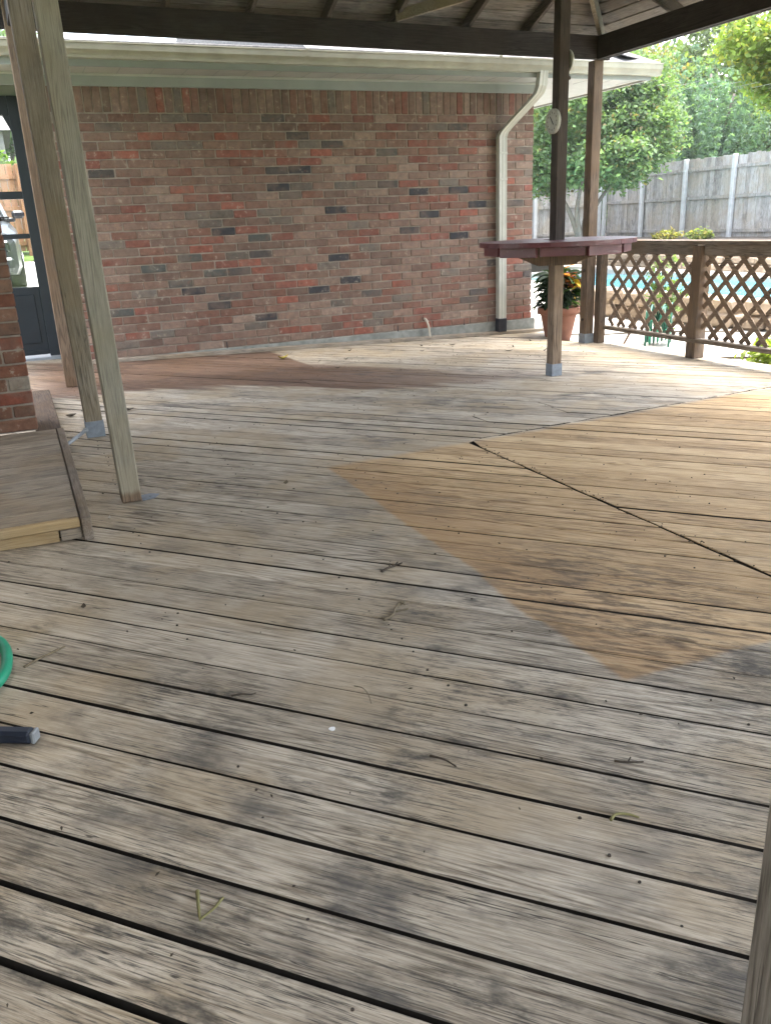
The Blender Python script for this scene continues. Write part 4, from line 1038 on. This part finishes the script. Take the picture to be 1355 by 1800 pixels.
# branch hanging into the top right corner from a tree outside the frame
ob = (13.2, 6.2, -.3); ot = thing('overhanging_tree', ob, 'tree with sunlit yellow-green branches hanging into the upper right corner', 'tree')
limbs(ot, ob, [(12.8, 6.6, 4.0), (10.7, 9.9, 3.6), (13.4, 8.0, 4.6)], .13)
crown('crown', ot, [((10.4, 10.2, 3.45), (.50, .5, .32), 60, 44, .11), ((10.6, 10.0, 3.0), (.40, .4, .45), 56, 44, .11), ((10.75, 9.7, 2.75), (.35, .35, .4), 44, 44, .10), ((12.6, 8.2, 4.4), (1.9, 1.8, 1.0), 160, 26, .20)], .055, (.125, .185, .045), .3, hue=((.25, .26, .05), .2))
# shrubs
def shrub(name, c, rad, n, leaf, colr, label, cat='shrub', hue=None):
    t = thing(name, (c[0], c[1], c[2]), label, cat)
    part('stem', join(*[tube(spline([(c[0], c[1], c[2]), (c[0] + rad[0] * .4 * math.cos(a), c[1] + rad[1] * .4 * math.sin(a), c[2] + rad[2]), (c[0] + rad[0] * .8 * math.cos(a), c[1] + rad[1] * .8 * math.sin(a), c[2] + rad[2] * 1.7)], 4), .008, 5) for a in (0, 1.3, 2.4, 3.6, 4.9)]), 'twig', t)
    crown('foliage', t, [((c[0], c[1], c[2] + rad[2] * 1.05), rad, n, 16, .06)], leaf, colr, .3, hue, stretch=2.4); return t
shrub('shrub', (7.62, 8.66, -.3), (.15, .15, .50), 26, .042, (.10, .15, .05), 'thin pale shrub on the patio seen through the left lattice panel')
shrub('weed_clump', (6.72, 5.95, -.30), (.30, .34, .12), 34, .045, (.14, .19, .03), 'bright green weeds at the deck edge under the right lattice panel', 'weeds')
shrub('garden_plant', (16.9, 19.3, .38), (.4, .45, .10), 26, .06, (.16, .17, .05), 'pale yellow-green plant at the foot of the grey fence, left of its companion', 'plant', ((.35, .28, .08), .3))
shrub('garden_plant', (16.9, 18.0, .38), (.25, .3, .12), 18, .06, (.12, .16, .04), 'small green plant at the foot of the grey fence post, right of its companion', 'plant', ((.3, .26, .08), .2))
shrub('hedge', (-.5, 21.6, .9), (2.6, .6, 1.05), 420, .09, (.09, .15, .04), 'green hedge showing over the orange cedar fence', 'hedge')
tree('shade_tree', (.4, 42, 1.2), [(0, 42, 5), (1., 42, 5.4)], .2, [((.4, 42, 7.2), (3.6, 2, 2.6), 260, 44, .36)], .16, G1, 'green tree top seen through the top pane of the door')
nh = thing('neighbour_house', (-3, 36, 1), 'grey house glimpsed through the top door pane above the hedge', 'house')
part('wall', box(-9, .50, 33, 39, .9, 4.6, .02), 'housewall', nh); part('roof', ([(-9.3, 32.7, 4.6), (.75, 32.7, 4.6), (.75, 39.3, 4.6), (-9.3, 39.3, 4.6), (-9.3, 36, 5.4), (.75, 36, 5.4)], [(0, 1, 5, 4), (2, 3, 4, 5), (1, 2, 5), (3, 0, 4), (0, 3, 2, 1)]), 'shingle', nh)

# ------------------------------------------------------------------ parked car behind the glazed door
cx1, cy0 = .20, 14.75; cx0 = cx1 - 1.86; gz0 = zr(15.6) + .02
car = thing('parked_car', ((cx0 + cx1) / 2, 16.9, gz0), 'silver-grey car parked nose-on on the driveway behind the glazed door', 'car')
def loft(sections):
    """sections: list of (y, [(x,z)...]) with equal counts"""
    V, F = [], []; n = len(sections[0][1])
    for y, pts in sections: V += [Vector((x, y, z)) for x, z in pts]
    for i in range(len(sections) - 1):
        for k in range(n): a, b2 = i * n + k, i * n + (k + 1) % n; F.append((a, b2, b2 + n, a + n))
    F.append(tuple(range(n - 1, -1, -1))); F.append(tuple(range((len(sections) - 1) * n, len(sections) * n))); return V, F
mx = (cx0 + cx1) / 2
def sec(hw, zb_, zm, zt, tw):       # half width, bottom, shoulder, top, top half-width
    P = [(-hw * .93, zb_), (hw * .93, zb_), (hw, zb_ + .12), (hw, zm - .05), (hw * .985, zm), (tw + .03, zt - .03), (tw - .05, zt), (-tw + .05, zt), (-tw - .03, zt - .03), (-hw * .985, zm), (-hw, zm - .05), (-hw, zb_ + .12)]
    return [(mx + x, gz0 + z) for x, z in P]
part('body', loft([(cy0, sec(.72, .30, .62, .72, .62)), (cy0 + .10, sec(.86, .22, .72, .86, .72)), (cy0 + .45, sec(.91, .20, .82, .96, .76)), (cy0 + 1.15, sec(.93, .20, .90, 1.04, .80)), (cy0 + 3.9, sec(.93, .22, .95, 1.06, .80)), (cy0 + 4.6, sec(.88, .3, .92, 1.0, .76))]), 'carpaint', car, smooth=False)
part('cabin', loft([(cy0 + 1.10, sec(.84, .98, 1.0, 1.04, .80)), (cy0 + 1.95, sec(.82, .98, 1.06, 1.62, .60)), (cy0 + 3.6, sec(.82, .98, 1.06, 1.66, .60)), (cy0 + 4.4, sec(.80, .98, 1.04, 1.10, .66))]), 'darkglass', car)
part('roof', box(mx - .60, mx + .60, cy0 + 1.95, cy0 + 3.6, gz0 + 1.64, gz0 + 1.69, .02), 'carpaint', car)
part('pillar', bar((mx + .80, cy0 + 1.10, gz0 + 1.05), (mx + .61, cy0 + 1.97, gz0 + 1.65), .06, .05), 'carpaint', car)
part('bumper', box(mx - .80, mx + .80, cy0 - .07, cy0 + .10, gz0 + .28, gz0 + .48, .04), 'carpaint', car)
part('grille', box(mx - .5, mx + .5, cy0 - .03, cy0 + .05, gz0 + .50, gz0 + .68, .015), 'blackplastic', car)
for s in (-1, 1):
    part('headlight', box(mx + s * .60 - .17, mx + s * .60 + .17, cy0 - .01, cy0 + .13, gz0 + .55, gz0 + .73, .03), 'darkglass', car)
    part('mirror', box(mx + s * .99 - .10, mx + s * .99 + .10, cy0 + 1.32, cy0 + 1.45, gz0 + 1.07, gz0 + 1.20, .04), 'blackplastic', car)
    part('mirror_arm', box(mx + s * .88 - .06, mx + s * .88 + .06, cy0 + 1.35, cy0 + 1.42, gz0 + 1.02, gz0 + 1.09, .02), 'blackplastic', car)
    for y in (cy0 + .85, cy0 + 3.75):
        w = part('wheel', tube([(mx + s * .70, y, gz0 + .33), (mx + s * .935, y, gz0 + .33)], .33, 26), 'tyre', car)
        part('rim', tube([(mx + s * .88, y, gz0 + .33), (mx + s * .945, y, gz0 + .33)], .21, 20), 'rim', w)


# ------------------------------------------------------------------ haze volume added to lift and pale the far trees
k = NB('added_haze'); k.t.nodes.remove(k.b)
pv_ = k.n('ShaderNodeVolumePrincipled'); pv_.inputs['Density'].default_value = HAZE; pv_.inputs['Color'].default_value = (.93, .97, 1., 1); pv_.inputs['Anisotropy'].default_value = .3
k.t.links.new(pv_.outputs[0], k.out.inputs['Volume']); MAT['haze'] = k.m
hz_ = part('haze', box(-60, 80, -40, 80, -1.6, 14, .001), 'haze'); hz_['kind'] = 'stuff'
